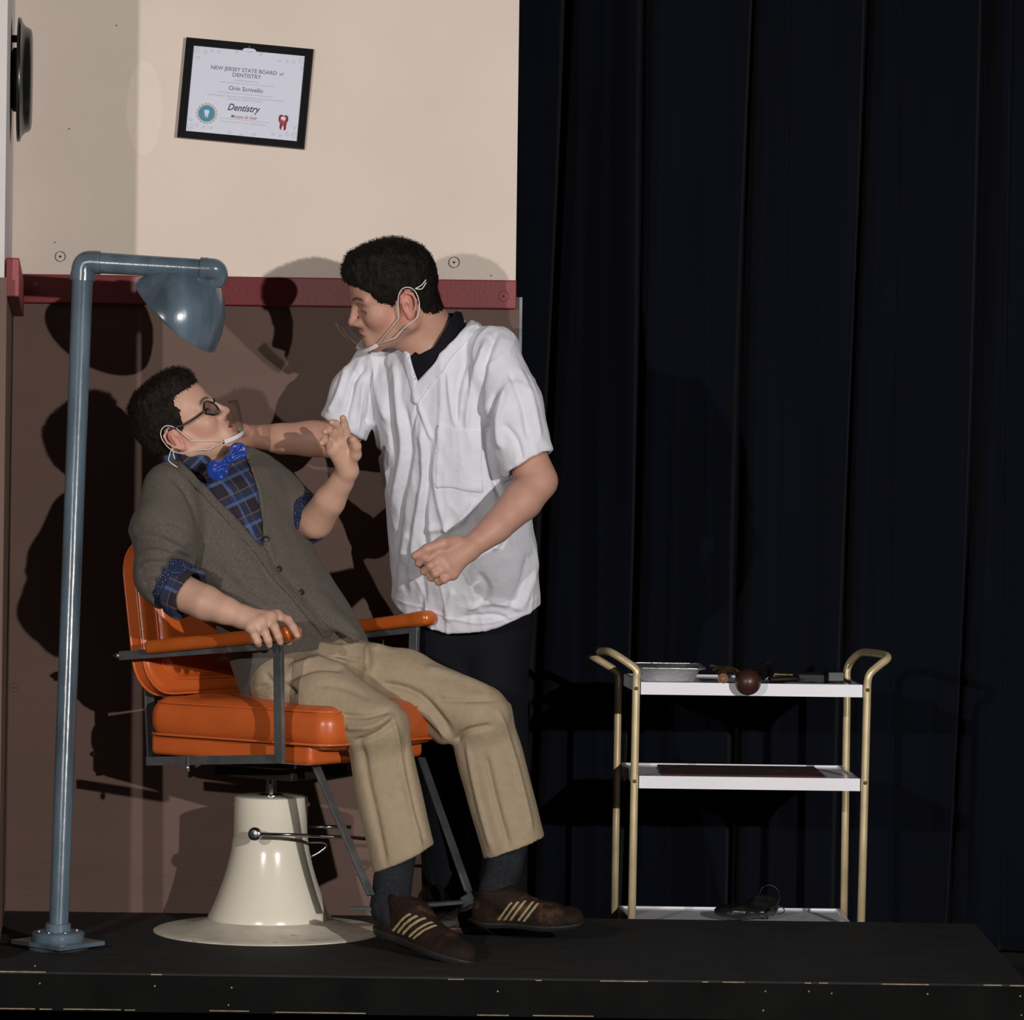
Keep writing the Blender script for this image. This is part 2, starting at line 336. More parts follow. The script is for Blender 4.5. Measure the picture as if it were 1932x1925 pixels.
def loft(nodes, R, off=0.):
    """nodes: (centre, half width, half depth) along R's third axis; R columns = width, depth, axis"""
    C = np.array([n[0] for n in nodes], float); R = np.asarray(R); o = C[0]; L = (C - o) @ R; order = np.argsort(L[:, 2]); L = L[order]
    A = np.array([n[1] for n in nodes], float)[order]; B = np.array([n[2] for n in nodes], float)[order]; t0, t1 = L[0, 2], L[-1, 2]
    tt = np.linspace(t0, t1, 200)
    def sm(y):
        v = np.interp(tt, L[:, 2], y); k = 17; vp = np.pad(v, k, mode='edge')
        for _ in range(2): vp = np.convolve(np.pad(vp, k//2, mode='edge'), np.ones(k)/k, 'valid')
        return vp[k:-k]
    cx, cy, ca, cb = sm(L[:, 0]), sm(L[:, 1]), sm(A), sm(B)
    def fn(X, Y, Z):
        x, y, z = X - o[0], Y - o[1], Z - o[2]; p = [(x*R[0, i] + y*R[1, i] + z*R[2, i]) for i in range(3)]; t = np.clip(p[2], t0, t1)
        a = np.interp(t, tt, ca) + off; b = np.interp(t, tt, cb) + off; u = (p[0] - np.interp(t, tt, cx)) / a; v = (p[1] - np.interp(t, tt, cy)) / b
        q = np.sqrt(u*u + v*v) + 1e-9
        d = (q - 1) * q / np.sqrt((u/a)**2 + (v/b)**2 + 1e-12)
        return np.maximum(np.maximum(d, p[2] - t1), t0 - p[2])
    m = max(A.max(), B.max()) + off + .01
    return fn, C.min(0) - m, C.max(0) + m
def normals(V, Q):
    a, b, c, d = (V[Q[:, i]] for i in range(4)); fn = np.cross(c - a, d - b); N = np.zeros_like(V)
    for i in range(4): np.add.at(N, Q[:, i], fn)
    return N / (np.linalg.norm(N, axis=1, keepdims=True) + 1e-12)
def relax(V, Q, it=1, k=.5):
    for _ in range(it):
        S = np.zeros_like(V); c = np.zeros(len(V))
        for i in range(4):
            for j in (1, 3): np.add.at(S, Q[:, i], V[Q[:, (i+j) % 4]]); np.add.at(c, Q[:, i], 1)
        V = V + k * (S / np.maximum(c, 1)[:, None] - V)
    return V
def vnoise(p, seed=0):
    p = np.asarray(p, float); i = np.floor(p).astype(np.int64); f = p - i; u = f*f*(3-2*f); out = 0
    for dx in (0, 1):
        for dy in (0, 1):
            for dz in (0, 1):
                h = (i[:, 0]+dx)*374761393 + (i[:, 1]+dy)*668265263 + (i[:, 2]+dz)*2147483647 + seed*1274126177
                h = (h ^ (h >> 13)) * 1274126177 & 0xffffffff; h = (h ^ (h >> 16)) & 0xffff
                wt = (u[:, 0] if dx else 1-u[:, 0]) * (u[:, 1] if dy else 1-u[:, 1]) * (u[:, 2] if dz else 1-u[:, 2]); out = out + wt * (h / 32767.5 - 1)
    return out
def fold(V, Nn, strokes):
    """presses folds into a garment: each stroke is (pixel polyline, width px, height m) on the side towards the audience"""
    px, py = proj(V); wgt = np.clip(-Nn[:, 1] * 2.5 + .3, 0, 1); D = np.zeros(len(V))
    for pl, wd, amp in strokes:
        best = np.full(len(V), 1e9); tb = np.zeros(len(V)); L = np.array(spline([np.array((x, y, 0.)) for x, y in pl], 4))[:, :2] if len(pl) > 2 else np.array(pl, float)
        n = len(L) - 1
        x0, x1, y0, y1 = L[:, 0].min()-3*wd, L[:, 0].max()+3*wd, L[:, 1].min()-3*wd, L[:, 1].max()+3*wd
        s = np.where((px > x0) & (px < x1) & (py > y0) & (py < y1))[0]
        if not len(s): continue
        b = best[s]; tt = tb[s]
        for i in range(n):
            a, c = L[i], L[i+1]; d = c - a; t = np.clip(((px[s]-a[0])*d[0] + (py[s]-a[1])*d[1]) / (d @ d + 1e-9), 0, 1)
            q = np.hypot(px[s]-a[0]-t*d[0], py[s]-a[1]-t*d[1]); m = q < b; b[m] = q[m]; tt[m] = (i + t[m]) / n
        D[s] += amp * np.exp(-(b / wd)**2) * np.clip(np.minimum(tt, 1-tt) * 6 + .15, 0, 1)
    return V + Nn * (D * wgt)[:, None]
def poly_sd(px, py, poly):
    """signed distance (px) to a polygon in the photograph's plane, negative inside"""
    P_ = np.array(poly, float); n = len(P_); d = None; ins = None
    for i in range(n):
        a, b = P_[i], P_[(i+1) % n]; e = b - a; wx, wy = px - a[0], py - a[1]; t = np.clip((wx*e[0] + wy*e[1]) / (e @ e), 0, 1)
        q = (wx - t*e[0])**2 + (wy - t*e[1])**2; d = q if d is None else np.minimum(d, q)
        c = ((a[1] > py) != (b[1] > py)) & (px < e[0] * (py - a[1]) / (e[1] if abs(e[1]) > 1e-9 else 1e-9) + a[0]); ins = c if ins is None else ins ^ c
    return np.where(ins, -1, 1) * np.sqrt(d)
def view_prism(poly, ymax, ymin=-9):
    """cut along the sight lines through a traced outline, nearer than ymax: (metres)"""
    def fn(X, Y, Z):
        u = X / Y * F; v = (HC - Z) / Y * F; px = 966 + u*cr - v*sr; py = 962.5 + u*sr + v*cr
        d = poly_sd(px, py, poly) * (7.7 / F)
        ym = ymax(X, Z) if callable(ymax) else ymax
        return np.maximum(np.maximum(d, Y - ym), ymin - Y)
    return fn
# ================================================================== THE SET
WB = 8.0      # distance of the painted back wall
def struct(name, V, Fc, m, **k):
    CUR[0] = np.zeros(3); o = mesh(name, V, Fc, m, smooth=k.pop('smooth', False), **k); o['kind'] = 'structure'; return o
zr0 = zrow(500, 524, WB); zr1 = zrow(500, 578, WB)
xl = P(17, 900, WB)[0]; xr = P(972, 600, WB)[0]
CUR[0] = np.zeros(3)
wall = struct('wall_back', *box(((xl-.2+xr)/2, WB+.0225, (zr0+3.0)/2 - .01), ((xr-xl+.2)/2, .02, (3.0-zr0)/2 + .01)), M['cream_wall'])
low = mesh('lower_panel', *box(((xl-.2+xr+.016)/2, WB+.02, (PT+zr1+.03)/2), ((xr-xl+.216)/2, .021, (zr1+.03-PT)/2)), M['brown_wall'], wall, smooth=False, label='brown lower panel')
mesh('edge_strip', *box((xr+.0135, WB+.0, (PT+zr1+.03)/2), (.0035, .003, (zr1+.03-PT)/2)), M['steel'], wall, smooth=False, label='thin grey edging strip')
trim = struct('trim_1', *box(((xl+xr+.002)/2, WB-.012, (zr0+zr1)/2), ((xr-xl+.002)/2, .012, (zr0-zr1)/2), None, .003), M['red'])
def ring_mark(px, py, r, m, parent, D=WB, dot=True, name='screw_plug'):
    c = P(px, py, D); q = r * D / F
    pts = [c + q*np.array((math.cos(a), 0, math.sin(a))) for a in np.linspace(0, 2*math.pi, 25)[:-1]]
    pr = [tube(pts, .0006, 5, closed=True)]
    if dot: pr.append(lathe([(0, 0), (.0026, 0), (.0022, .0012), (0, .0014)], c, (0, -1, 0), 10))
    CUR[0] = np.zeros(3); mesh(name, *join(*pr), m, parent)
for a in ((114, 484, 9.5, M['pencil'], True), (27, 497, 9, M['pencil2'], True), (857, 495, 10, M['pencil'], True), (26, 1298, 8, M['redmark'], True)): ring_mark(*a[:4], wall, WB-.001, a[4])
for px, py in ((104, 457), (131, 243), (220, 48), (927, 520)): mesh('nail_hole', *lathe([(0, 0), (.0015, 0), (.0012, .001), (0, .001)], P(px, py, WB-.001), (0, -1, 0), 8), M['pencil'], wall)
ring_mark(950, 559, 10, M['redmark'], trim, WB-.0245)
ring_mark(67, 536, 3, M['elastic'], trim, WB-.0245, False)
# left flat, splayed towards the audience
YL = 7.1; xf = P(3, 900, YL)[0]
def lwall(z0, z1, th, m, name, parent=None):
    CUR[0] = np.zeros(3); p = [(xl+th, WB-.0005, z0), (xf+th, YL, z0), (xf-.03, YL, z0), (xl-.03, WB-.0005, z0)]
    o = mesh(name, *prism(p, (0, 0, z1-z0)), m, parent, smooth=False); return o
wl = lwall(zr1, 3.0, 0, M['cream_wall2'], 'wall_left'); wl['kind'] = 'structure'
lwall(.02+PT*0+PT, zr1, .006, M['brown_wall'], 'lower_panel', wl)
nb = unit((xf-xl, YL-WB, 0)); nn = np.array((-nb[1], nb[0], 0)); nn = nn if nn[0] > 0 else -nn
a0, a1 = np.array((xl, WB, 0)) + nb*.10, np.array((xl, WB, 0)) + nb*.86
zt, zb = zrow(20, 508, 7.5), zrow(20, 578, 7.5)
CUR[0] = np.zeros(3)
t2 = struct('trim_2', *box(((a0+a1)/2) + nn*.017 + np.array((0, 0, (zt+zb)/2)), (.38, .015, (zt-zb)/2), np.c_[nb, nn, (0, 0, 1)], .003), M['red'])
struct('floor', *box((0, 6.5, -.02), (6, 6, .02)), M['stage'])
# ---------------- curtain: broad soft panels divided by narrow deep tucks
X = np.linspace(-3.4, 4.2, 1500); Zs = np.linspace(.012, 3.6, 60); V = []
tuck = [P(x, 900, 8.9)[0] for x in (1030, 1196, 1400, 1612, 1830, 2040, 2230)]
tuck = [tuck[0] - .27*k for k in range(9, 0, -1)] + tuck + [tuck[-1] + .28*k for k in range(1, 9)]; tuck = np.array(tuck)
rid = np.array([P(x, 900, 8.9)[0] for x in (1085, 1140, 1275, 1340, 1476, 1540, 1690, 1760, 1898, 1960)])
for z in Zs:
    y = .012*np.sin(X*7 + z*.5) + .006*np.sin(X*19 - z*.8) + .0022*np.sin(X*61 + z*2)
    for j, t in enumerate(tuck):
        c = t + .012*np.sin(z*1.3 + j*1.9) - .022*(1.3 - z)*(1 if j % 2 else .6); wd = .013 + .004*math.sin(z*2 + j*2.2); y = y + .085*np.exp(-((X-c)/wd)**2) - .022*np.exp(-((X-c-.045)/.022)**2) + .012*np.tanh((X-c)/.05)*np.exp(-np.abs(X-c)/.12)
    for j, t in enumerate(rid):
        c = t + .006*np.sin(z*1.1 + j*2.7); y = y + (.010*(1 if j % 2 else 1.6))*np.tanh((X-c)/.0045)*np.exp(-np.abs(X-c)/.06)
    V.append(np.c_[X, 8.92 + y, np.full_like(X, z)])
V = np.vstack(V); n = len(X); i = np.arange(len(Zs)-1)[:, None]*n + np.arange(n-1)[None]; i = i.ravel()
CUR[0] = np.array((0, 8.92, 0.))
c = mesh('stage_curtain', V, np.c_[i, i+1, i+n+1, i+n], M['curtain'])
c['label'] = 'navy-black pleated stage curtain hanging behind the trolley and painted wall'; c['category'] = 'curtain'
md = c.modifiers.new('thick', 'SOLIDIFY'); md.thickness = .006
# ---------------- platform
YF = 6.965
pl = thing('stage_platform', 'low black scuffed wooden stage platform carrying the chair and pipe lamp', 'platform', (0, 7.5, 0))
bl, br_, fr_, fl_ = (-1.9, WB+.0), (P(1838, 1738, WB)[0], WB+.0), (P(1941, 1857, YF)[0], YF), (-1.9, YF)
mesh('deck', *prism([(*bl, PT), (*br_, PT), (*fr_, PT), (*fl_, PT)], (0, 0, -.005)), M['platform'], pl, smooth=False)
zb_ = zrow(966, 1920, YF)
def fasc(a, b, th=.02):
    a, b = np.array((*a, 0.)), np.array((*b, 0.)); d = unit(b-a); nrm = np.array((d[1], -d[0], 0)); return box((a+b)/2 - nrm*(-.0) + np.array((0, 0, (PT-.0055+zb_)/2)), (np.linalg.norm(b-a)/2, .009, (PT-.0055-zb_)/2), np.c_[d, np.cross((0, 0, 1), d), (0, 0, 1)], .0015)
mesh('front_board', *fasc((fl_[0], fl_[1]+.012), (fr_[0], fr_[1]+.012)), M['fascia'], pl, smooth=False)
mesh('side_board', *fasc((fr_[0]-.012, fr_[1]+.025), (br_[0]-.012, br_[1]-.01)), M['fascia'], pl, smooth=False)
mesh('back_board', *fasc((bl[0], bl[1]-.012), (br_[0]-.02, br_[1]-.012)), M['fascia'], pl, smooth=False)
bits = []
for (x0, x1, y) in ((0, 86, 1834), (285, 306, 1839), (845, 875, 1848), (1010, 1022, 1850), (1132, 1222, 1851.5), (1325, 1336, 1853), (1363, 1405, 1853.5), (1518, 1530, 1855), (1545, 1562, 1855), (1663, 1752, 1857.5), (1855, 1890, 1859), (1905, 1932, 1860)):
    bits.append(box((P(x0, y, YF)+P(x1, y, YF))/2 + np.array((0, .0005, .0)), ((x1-x0)/2*YF/F, .0035, .0011)))
for (x0, x1) in ((0, 66), (75, 98), (120, 228), (235, 255), (395, 470), (520, 690), (900, 960), (1005, 1120)):
    y = 1903.5 + .0108*x0 if x0 < 400 else 1905 + .012*x0
    bits.append(box((P(x0, y, YF)+P(x1, y, YF))/2 + np.array((0, .0006, 0)), ((x1-x0)/2*YF/F, .0035, .0009)))
zz = 0
for b_ in bits: mesh('paint_chip', *b_, M['rawwood'], pl, smooth=False)
scr = [lathe([(0, 0), (.0024, 0), (.0018, .001), (0, .0012)], P(px, py, YF+.0025), (0, -1, 0), 8) for px, py in ((75, 1856), (292, 1861), (437, 1864), (431, 1897), (939, 1871), (1444, 1871), (1526, 1871), (1569, 1875), (1440, 1907), (1927, 1916), (66, 1823), (1750, 1876), (1925, 1880))]
mesh('screw_heads', *join(*scr), M['rawwood'], pl, kind='stuff')
for px, D in ((86, 7.03), (1200, 7.03), (1780, 7.06)):
    c0 = P(px, 1908, D); c0[2] = .034; rw = .034
    w_ = mesh('caster', *join(box(c0 + np.array((0, 0, .045)), (.024, .02, .004), None, .001), box(c0+np.array((.016, 0, .022)), (.0015, .013, .022)), box(c0+np.array((-.016, 0, .022)), (.0015, .013, .022))), M['zinc'], pl, smooth=False)
    mesh('wheel', *lathe([(0, -.011), (rw*.8, -.011), (rw, -.006), (rw, .006), (rw*.8, .011), (0, .011)], c0, (1, 0, 0), 24), M['black'], w_, autosmooth=40)
    mesh('axle_nut', *lathe([(0, .03), (.0075, .03), (.0075, .021), (.011, .019)][::-1], c0+np.array((0, -.012, .02)), (0, -1, 0), 12), M['zinc'], w_, autosmooth=30)
# ---------------- round black fixture on the left wall
c0 = P(9, 150, 7.6); c0[0] = xl + (xf-xl)*(WB-7.6)/(WB-YL); u = 7.6/F
fx = thing('wall_disc', 'round black dished disc mounted high on the left wall, seen edge-on', 'wall fixture', c0)
mesh('rim', *lathe([(0, 11*u), (100*u, 11*u), (116*u, 12*u), (117*u, 15*u), (116*u, 18*u), (107*u, 21*u), (100*u, 27*u), (97*u, 34*u), (93*u, 38*u), (80*u, 40*u), (0, 41*u)], c0, nn, 56), M['gloss_black'], fx, autosmooth=50)
mesh('backplate', *lathe([(0, 0), (50*u, 0), (60*u, 4*u), (60*u, 12*u), (0, 12*u)], c0, nn, 40), M['black'], fx, autosmooth=40)
mesh('bracket', *box(c0 + nn*6*u + np.array((0, 0, 77*u)), (6*u, 8*u, 6*u)), M['black'], fx, smooth=False)
# ---------------- framed certificate
DF = WB - .004
TL, TR, BR, BL = P(352, 72, DF), P(592, 94, DF), P(573, 282, DF), P(336, 259, DF)
ct = (TL+TR+BR+BL)/4; ex = unit((TR+BR)-(TL+BL)); ez = unit((TL+TR)-(BL+BR)); ez = unit(ez - ex*(ez@ex)); ey = np.array((0, -1., 0))
fw, fh = np.linalg.norm((TR+BR)-(TL+BL))/2, np.linalg.norm((TL+TR)-(BL+BR))/2
cf = thing('framed_certificate', 'tilted dentistry certificate in a black frame on the cream wall', 'certificate', ct)
def Q(u, v, d=0): return ct + ex*u + ez*v + ey*d
def rect_frame(w0, h0, w1, h1, d0, d1):
    o = [(-w0, -h0), (w0, -h0), (w0, h0), (-w0, h0)]; q = [(-w1, -h1), (w1, -h1), (w1, h1), (-w1, h1)]
    V = [Q(a, b, d0) for a, b in o] + [Q(a, b, d1) for a, b in o] + [Q(a, b, d1) for a, b in q] + [Q(a, b, d0) for a, b in q]
    Fc = []
    for k in range(3):
        for i in range(4): j = (i+1) % 4; Fc.append([k*4+i, k*4+j, (k+1)*4+j, (k+1)*4+i])
    return np.array(V), Fc
w2, h2 = fw/2, fh/2; q = WB/F
mesh('frame', *join(rect_frame(w2, h2, w2-4*q, h2-4*q, -.004, .013), rect_frame(w2-4*q, h2-4*q, w2-9*q, h2-9*q, -.004, .009), rect_frame(w2-9*q, h2-9*q, w2-14.5*q, h2-13.5*q, -.004, .0055)), M['frame'], cf, smooth=False)
mesh('frame_edge', *rect_frame(w2+.001, h2+.001, w2-.0005, h2-.0005, -.004, .008), M['frame_edge'], cf, smooth=False, label='brown outer edge of the frame')
pw, ph_ = w2-13.5*q, h2-12.5*q
mesh('paper', *prism([Q(-pw, -ph_, .0), Q(pw, -ph_, .0), Q(pw, ph_, .0), Q(-pw, ph_, .0)], ey*.002), M['paper'], cf, smooth=False)
mesh('hanger_tab', *prism([Q(.17*math.cos(a)*.1*1.0 - 0*q, ph_-.001 + .0062*max(math.sin(a), -.3), .0056) for a in np.linspace(0, 2*math.pi, 20)[:-1]], ey*.0009), M['paper'], cf, smooth=False, label='white tab over the top of the frame')
mesh('nail', *lathe([(0, 0), (.003, 0), (.003, .003), (0, .004)], Q(0, h2-7*q, .012), ey, 10), M['oldbrass'], cf)
def txt(s, u, v, width, m, name='lettering', shear=0, bold=0, space=1., sh=None):
    cu = bpy.data.curves.new('t', 'FONT'); cu.body = s; cu.align_x = 'CENTER'; cu.size = 1; cu.shear = shear; cu.offset = bold; cu.space_character = space; cu.resolution_u = 3
    o = bpy.data.objects.new('t', cu); COL.objects.link(o); bpy.context.view_layer.update()
    me = o.evaluated_get(bpy.context.evaluated_depsgraph_get()).to_mesh(); V = np.array([v.co[:] for v in me.vertices]); Fc = [list(p.vertices) for p in me.polygons]
    bpy.data.objects.remove(o); bpy.data.curves.remove(cu)
    s_ = width / (V[:, 0].max() - V[:, 0].min()); cx = (V[:, 0].max()+V[:, 0].min())/2; sv = s_ * (sh or 1)
    W = np.array([Q(u + (a[0]-cx)*s_, v + a[1]*sv, .0024) for a in V])
    return W, Fc
# paper coordinates from the photograph: crop pixel -> (u, v)
pTL, pTR, pBL = np.array((295., 235)), np.array((1650., 355)), np.array((200., 1275))
Mi = np.linalg.inv(np.c_[pTR-pTL, pBL-pTL])
def uv(cx, cy): a, b = Mi @ (np.array((cx, cy)) - pTL); return (a-.5)*2*pw, (.5-b)*2*ph_
sx_ = 2*pw/1360
def line(s, cx, cy, wd, m, **k):
    u_, v_ = uv(cx, cy); return txt(s, u_, v_, wd*sx_, m, **k)
for a_ in (('NEW JERSEY STATE BOARD', 905, 556, 800), ('DENTISTRY', 940, 625, 345), ('Orin Scrivello', 928, 790, 415)): mesh('lettering', *line(*a_, 0, bold=.012), M['ink'], cf, smooth=False)
mesh('lettering', *join(line('of', 1362, 596, 54, 0, shear=.3, bold=.012)), M['ink'], cf, smooth=False)
mesh('lettering', *line('Dentistry', 905, 1030, 395, 0, shear=.35, bold=.016, sh=1.15), M['ink_dark'], cf, smooth=False)
mesh('lettering', *line('Marquis de Sade', 905, 1118, 315, 0, shear=.4, bold=.004, sh=1.15), M['ink_red'], cf, smooth=False)
def rule(x0, y0, x1, y1, wd=.0005):
    a, b = Q(*uv(x0, y0), .0023), Q(*uv(x1, y1), .0023); d = unit(b-a); s = np.cross(d, ey)*wd; return prism([a-s, b-s, b+s, a+s], ey*.0002)
fine = [line('THIS ACKNOWLEDGES THAT', 935, 675, 300, 0), line('HAS SUCCESSFULLY COMPLETED THE REQUIREMENTS AS SET FORTH BY THIS STATE', 920, 875, 920, 0), line('AND IS HEREBY LICENSED TO PRACTICE', 915, 905, 425, 0), line('STATE BOARD OF DENTISTRY', 905, 1180, 560, 0, sh=.5)]
mesh('fine_print', *join(*fine, rule(600, 672, 1268, 732), rule(592, 795, 1255, 855), rule(618, 1110, 1215, 1165)), M['ink_faint'], cf, smooth=False, kind='stuff')
def disc(cx, cy, r, d, n=40, sc_=0, k=0): u_, v_ = uv(cx, cy); return prism([Q(u_ + (r + sc_*math.cos(k*a))*sx_*math.cos(a), v_ + (r + sc_*math.cos(k*a))*sx_*math.sin(a), d) for a in np.linspace(0, 2*math.pi, n+1)[:-1]], ey*.0002)
sl_ = mesh('seal', *disc(458, 1058, 124, .0022, 108, 7, 18), M['gold'], cf, smooth=False, label='gold scalloped seal')
mesh('seal_ring', *disc(458, 1058, 110, .0026), M['paper'], sl_, smooth=False); mesh('seal_centre', *disc(458, 1058, 101, .003), M['teal'], sl_, smooth=False, label='teal centre of the seal')
def tooth(cx, cy, s, d, pts): u_, v_ = uv(cx, cy); return prism([Q(u_ + a*s*sx_, v_ + b*s*sx_, d) for a, b in pts], ey*.0003)
tp = [(-.35, 1), (-.6, .8), (-.62, .3), (-.42, -.15), (-.4, -.7), (-.2, -1), (-.08, -.4), (.08, -.4), (.15, -1), (.4, -.8), (.42, -.1), (.6, .35), (.55, .8), (.3, 1), (0, .85)]
mesh('tooth_emblem', *tooth(458, 1062, 50, .0034, tp), M['paper'], sl_, smooth=False)
tm = mesh('tooth_mark', *tooth(1382, 1165, 98, .0022, tp), M['ink_red'], cf, smooth=False, label='dark red tooth mark')
mesh('tooth_outline', *join(rule(1330, 1100, 1365, 1075), rule(1365, 1075, 1400, 1085), rule(1400, 1085, 1435, 1100), rule(1435, 1100, 1425, 1150, .0007), rule(1330, 1100, 1335, 1150), rule(1395, 1250, 1410, 1170, .0007), rule(1345, 1230, 1360, 1175, .0007)), M['ink_dark'], tm, smooth=False)
mesh('tooth_highlight', *tooth(1382, 1120, 34, .0027, [(-.9, .4), (-.3, .9), (.6, .8), (.9, .2), (.3, -.9), (0, -.2), (-.4, -.6)]), M['paper'], tm, smooth=False)
orn = []
def curl(cx, cy, r, a0_, turns, dirn=1):
    pts = []
    for t in np.linspace(0, 1, 26): a = a0_ + dirn*turns*2*math.pi*t; rr = r*(1-.75*t)*sx_; u_, v_ = uv(cx, cy); pts.append(Q(u_+rr*math.cos(a), v_+rr*math.sin(a), .0023))
    orn.append(tube(pts, .00032, 4))
for (x, y, k) in ((345, 300, 1), (1600, 415, -1), (255, 1215, -1), (1515, 1320, 1)):
    curl(x, y, 45, 1, 1.6, k); curl(x+(90 if x < 900 else -90), y+(15 if y < 700 else -15), 28, 2, 1.2, -k); curl(x+(170 if x < 900 else -170), y+(5 if y < 700 else 5), 20, 0, 1.1, k); curl(x+5, y+(90 if y < 700 else -90), 26, 0, 1.1, k)
    curl(x+(260 if x < 900 else -260), y+(8 if y < 700 else -2)+(10 if x < 900 else -10), 24, 3, 1.1, -k)
for x, y in ((825, 312), (1105, 335), (965, 300), (740, 1290), (1020, 1310), (880, 1325)): curl(x, y, 26, 1, 1.3, 1 if x < 950 else -1)
mesh('scroll_border', *join(*orn), M['ink_faint'], cf, kind='stuff')
# ---------------- pipe lamp
PB = P(113, 1788, 7.33); PB[2] = PT
lamp = thing('pipe_lamp', 'blue-grey painted pipe lamp with a dish shade, standing left of the orange chair', 'lamp', PB)
Dt = 7.50
p0, p1 = P(110, 1772, 7.33), P(156, 512, Dt); e0 = P(163, 494, Dt-.005); p2, p3 = P(186, 496, Dt), P(398, 508, Dt-.01)
mesh('pole', *tube([p0, p1], [18.2*7.33/F, 19.6*Dt/F], 28), M['pipe'], lamp, autosmooth=50)
u = Dt/F
el = spline([P(156, 522, Dt), P(157, 506, Dt), P(164, 496, Dt), P(184, 495, Dt)], 5)
mesh('elbow', *join(tube(el, 22*u, 24), tube([P(155.5, 530, Dt), P(156.5, 514, Dt)], 23.5*u, 24), tube([P(178, 495.5, Dt), P(190, 496, Dt)], 22.5*u, 24)), M['pipe'], lamp, autosmooth=50)
mesh('pipe_arm', *tube([p2, p3], [20*u, 18*u], 28), M['pipe'], lamp, autosmooth=50)
e2 = spline([P(384, 507, Dt-.01), P(404, 508, Dt-.01), P(410, 516, Dt+.0), P(407, 528, Dt+.012)], 5)
mesh('elbow', *join(tube(e2, 20*u, 24), tube([P(378, 506.8, Dt-.01), P(392, 507.5, Dt-.01)], 21.5*u, 24), tube([P(408, 524, Dt+.01), P(402, 538, Dt+.02)], 15*u, 20)), M['pipe'], lamp, autosmooth=50)
ax = unit(np.array((-.66, .22, -.70))); rc = P(330, 595, Dt+.04); Rr = 101*u
ap = rc - ax*.125
pr = [(.010, 0), (.020, .001), (.036, .006), (.062, .022), (.088, .05), (.106, .08), (.117, .105), (.1195, .118), (.1215, .1195), (.1215, .122), (.119, .123), (.116, .118), (.104, .084), (.086, .054), (.060, .026), (.034, .01), (0, .008)]
k_ = Rr/.1215
mesh('lamp_shade', *lathe([(a*k_, b*k_) for a, b in pr], ap, ax, 64), M['pipe'], lamp, autosmooth=40)
mesh('socket', *lathe([(0, -.03), (.016, -.03), (.018, -.005), (.02, .012), (.017, .035), (0, .036)], ap, ax, 24), M['pipe'], lamp, autosmooth=40)
mesh('bulb', *lathe([(0, .036), (.012, .036), (.013, .05), (.028, .075), (.03, .09), (.02, .108), (0, .113)], ap, ax, 20), M['plastic_white'], lamp)
ub = 7.33/F; cb = P(109, 1790, 7.33); cb[2] = PT
mesh('flange', *lathe([(0, .018), (49*ub, .018), (50*ub, .020), (50*ub, .036), (47*ub, .039), (25*ub, .040), (24*ub, .056), (22*ub, .058), (0, .058)], cb, (0, 0, 1), 40), M['pipe'], lamp, autosmooth=40)
mesh('base_plate', *prism([cb + np.array((math.cos(a)*r, math.sin(a)*r, .010)) for a, r in ((math.radians(-2), .106), (math.radians(-80), .115), (math.radians(178), .106), (math.radians(98), .115))], (0, 0, .009)), M['pipe'], lamp, smooth=False)
mesh('bearing_plate', *lathe([(0, 0), (.068, 0), (.07, .003), (.062, .010), (0, .010)], cb, (0, 0, 1), 40), M['zinc'], lamp, autosmooth=40)
for a in (20, 110, 200, 250, 300): mesh('bolt', *lathe([(0, .036), (.004, .036), (.004, .043), (0, .044)], cb + np.array((.043*math.cos(math.radians(a)), .043*math.sin(math.radians(a)), 0)), (0, 0, 1), 8), M['zinc'], lamp)
# ---------------- barber chair
DC = 7.69; O = P(508, 1760, DC); O[2] = PT; Ff = np.array((.8, -.6, 0)); Ss = np.array((.6, .8, 0)); Up = np.array((0, 0, 1.))
def Cc(f, s, z): return O + Ff*f + Ss*s + Up*z
RC = np.c_[Ff, Ss, Up]
ch = thing('salon_chair', 'orange vinyl salon chair with metal arms on a cream bell-shaped pedestal', 'chair', O)
q = DC/F
bell = [(69, 1503), (69, 1520), (70, 1577)]; bell2 = [(70.5, 1580), (74, 1606), (80, 1632), (88, 1659), (99, 1690), (111, 1718), (116, 1728), (116, 1735)]
zz = lambda y: 1.0 - (y+6-962.5)*q
mesh('pedestal', *lathe([(0, zz(1501)), (62*q, zz(1500.5)), (67*q, zz(1502))] + [(r*q, zz(y)) for r, y in bell] + [(69*q, zz(1578.5))] + [(r*q, zz(y)) for r, y in bell2] + [(112*q, zz(1737)), (0, zz(1737))], O, (0, 0, 1), 72)[0:2], M['enamel'], ch, autosmooth=50)
mesh('skirt', *lathe([(108*q, zz(1733)), (116*q, .030), (130*q, .021), (150*q, .0135), (175*q, .0085), (200*q, .006), (214*q, .0045), (218*q, .002), (218*q, 0)], O, (0, 0, 1), 80), M['enamel_worn'], ch, autosmooth=60, label='scuffed flared foot of the pedestal')
mesh('piston', *join(lathe([(9.5*q, zz(1503)), (9.5*q, .43)], O, (0, 0, 1), 24), lathe([(24*q, zz(1504)), (24*q, zz(1499)), (16*q, zz(1497)), (0, zz(1496))], O, (0, 0, 1), 24)), M['chrome'], ch, autosmooth=40)
mesh('seat_mechanism', *join(box(Cc(.03, 0, .385), (.12, .10, .018), RC, .004), box(Cc(-.03, 0, .41), (.2, .16, .012), RC, .003)), M['black'], ch, smooth=False)
kn = P(482, 1574, 7.545)
mesh('pump_lever', *join(tube([kn+np.array((.008, 0, 0)), P(560, 1576, 7.55), P(667, 1581, 7.56), P(690, 1583, 7.57)], .0042, 12), tube([P(575, 1560, 7.70), P(662, 1561, 7.68)], .0042, 12), tube(spline([P(579, 1590, 7.7), P(608, 1590, 7.7), P(617, 1596, 7.7), P(600, 1610, 7.7), P(575, 1622, 7.7)], 4), .003, 8)), M['chrome'], ch)
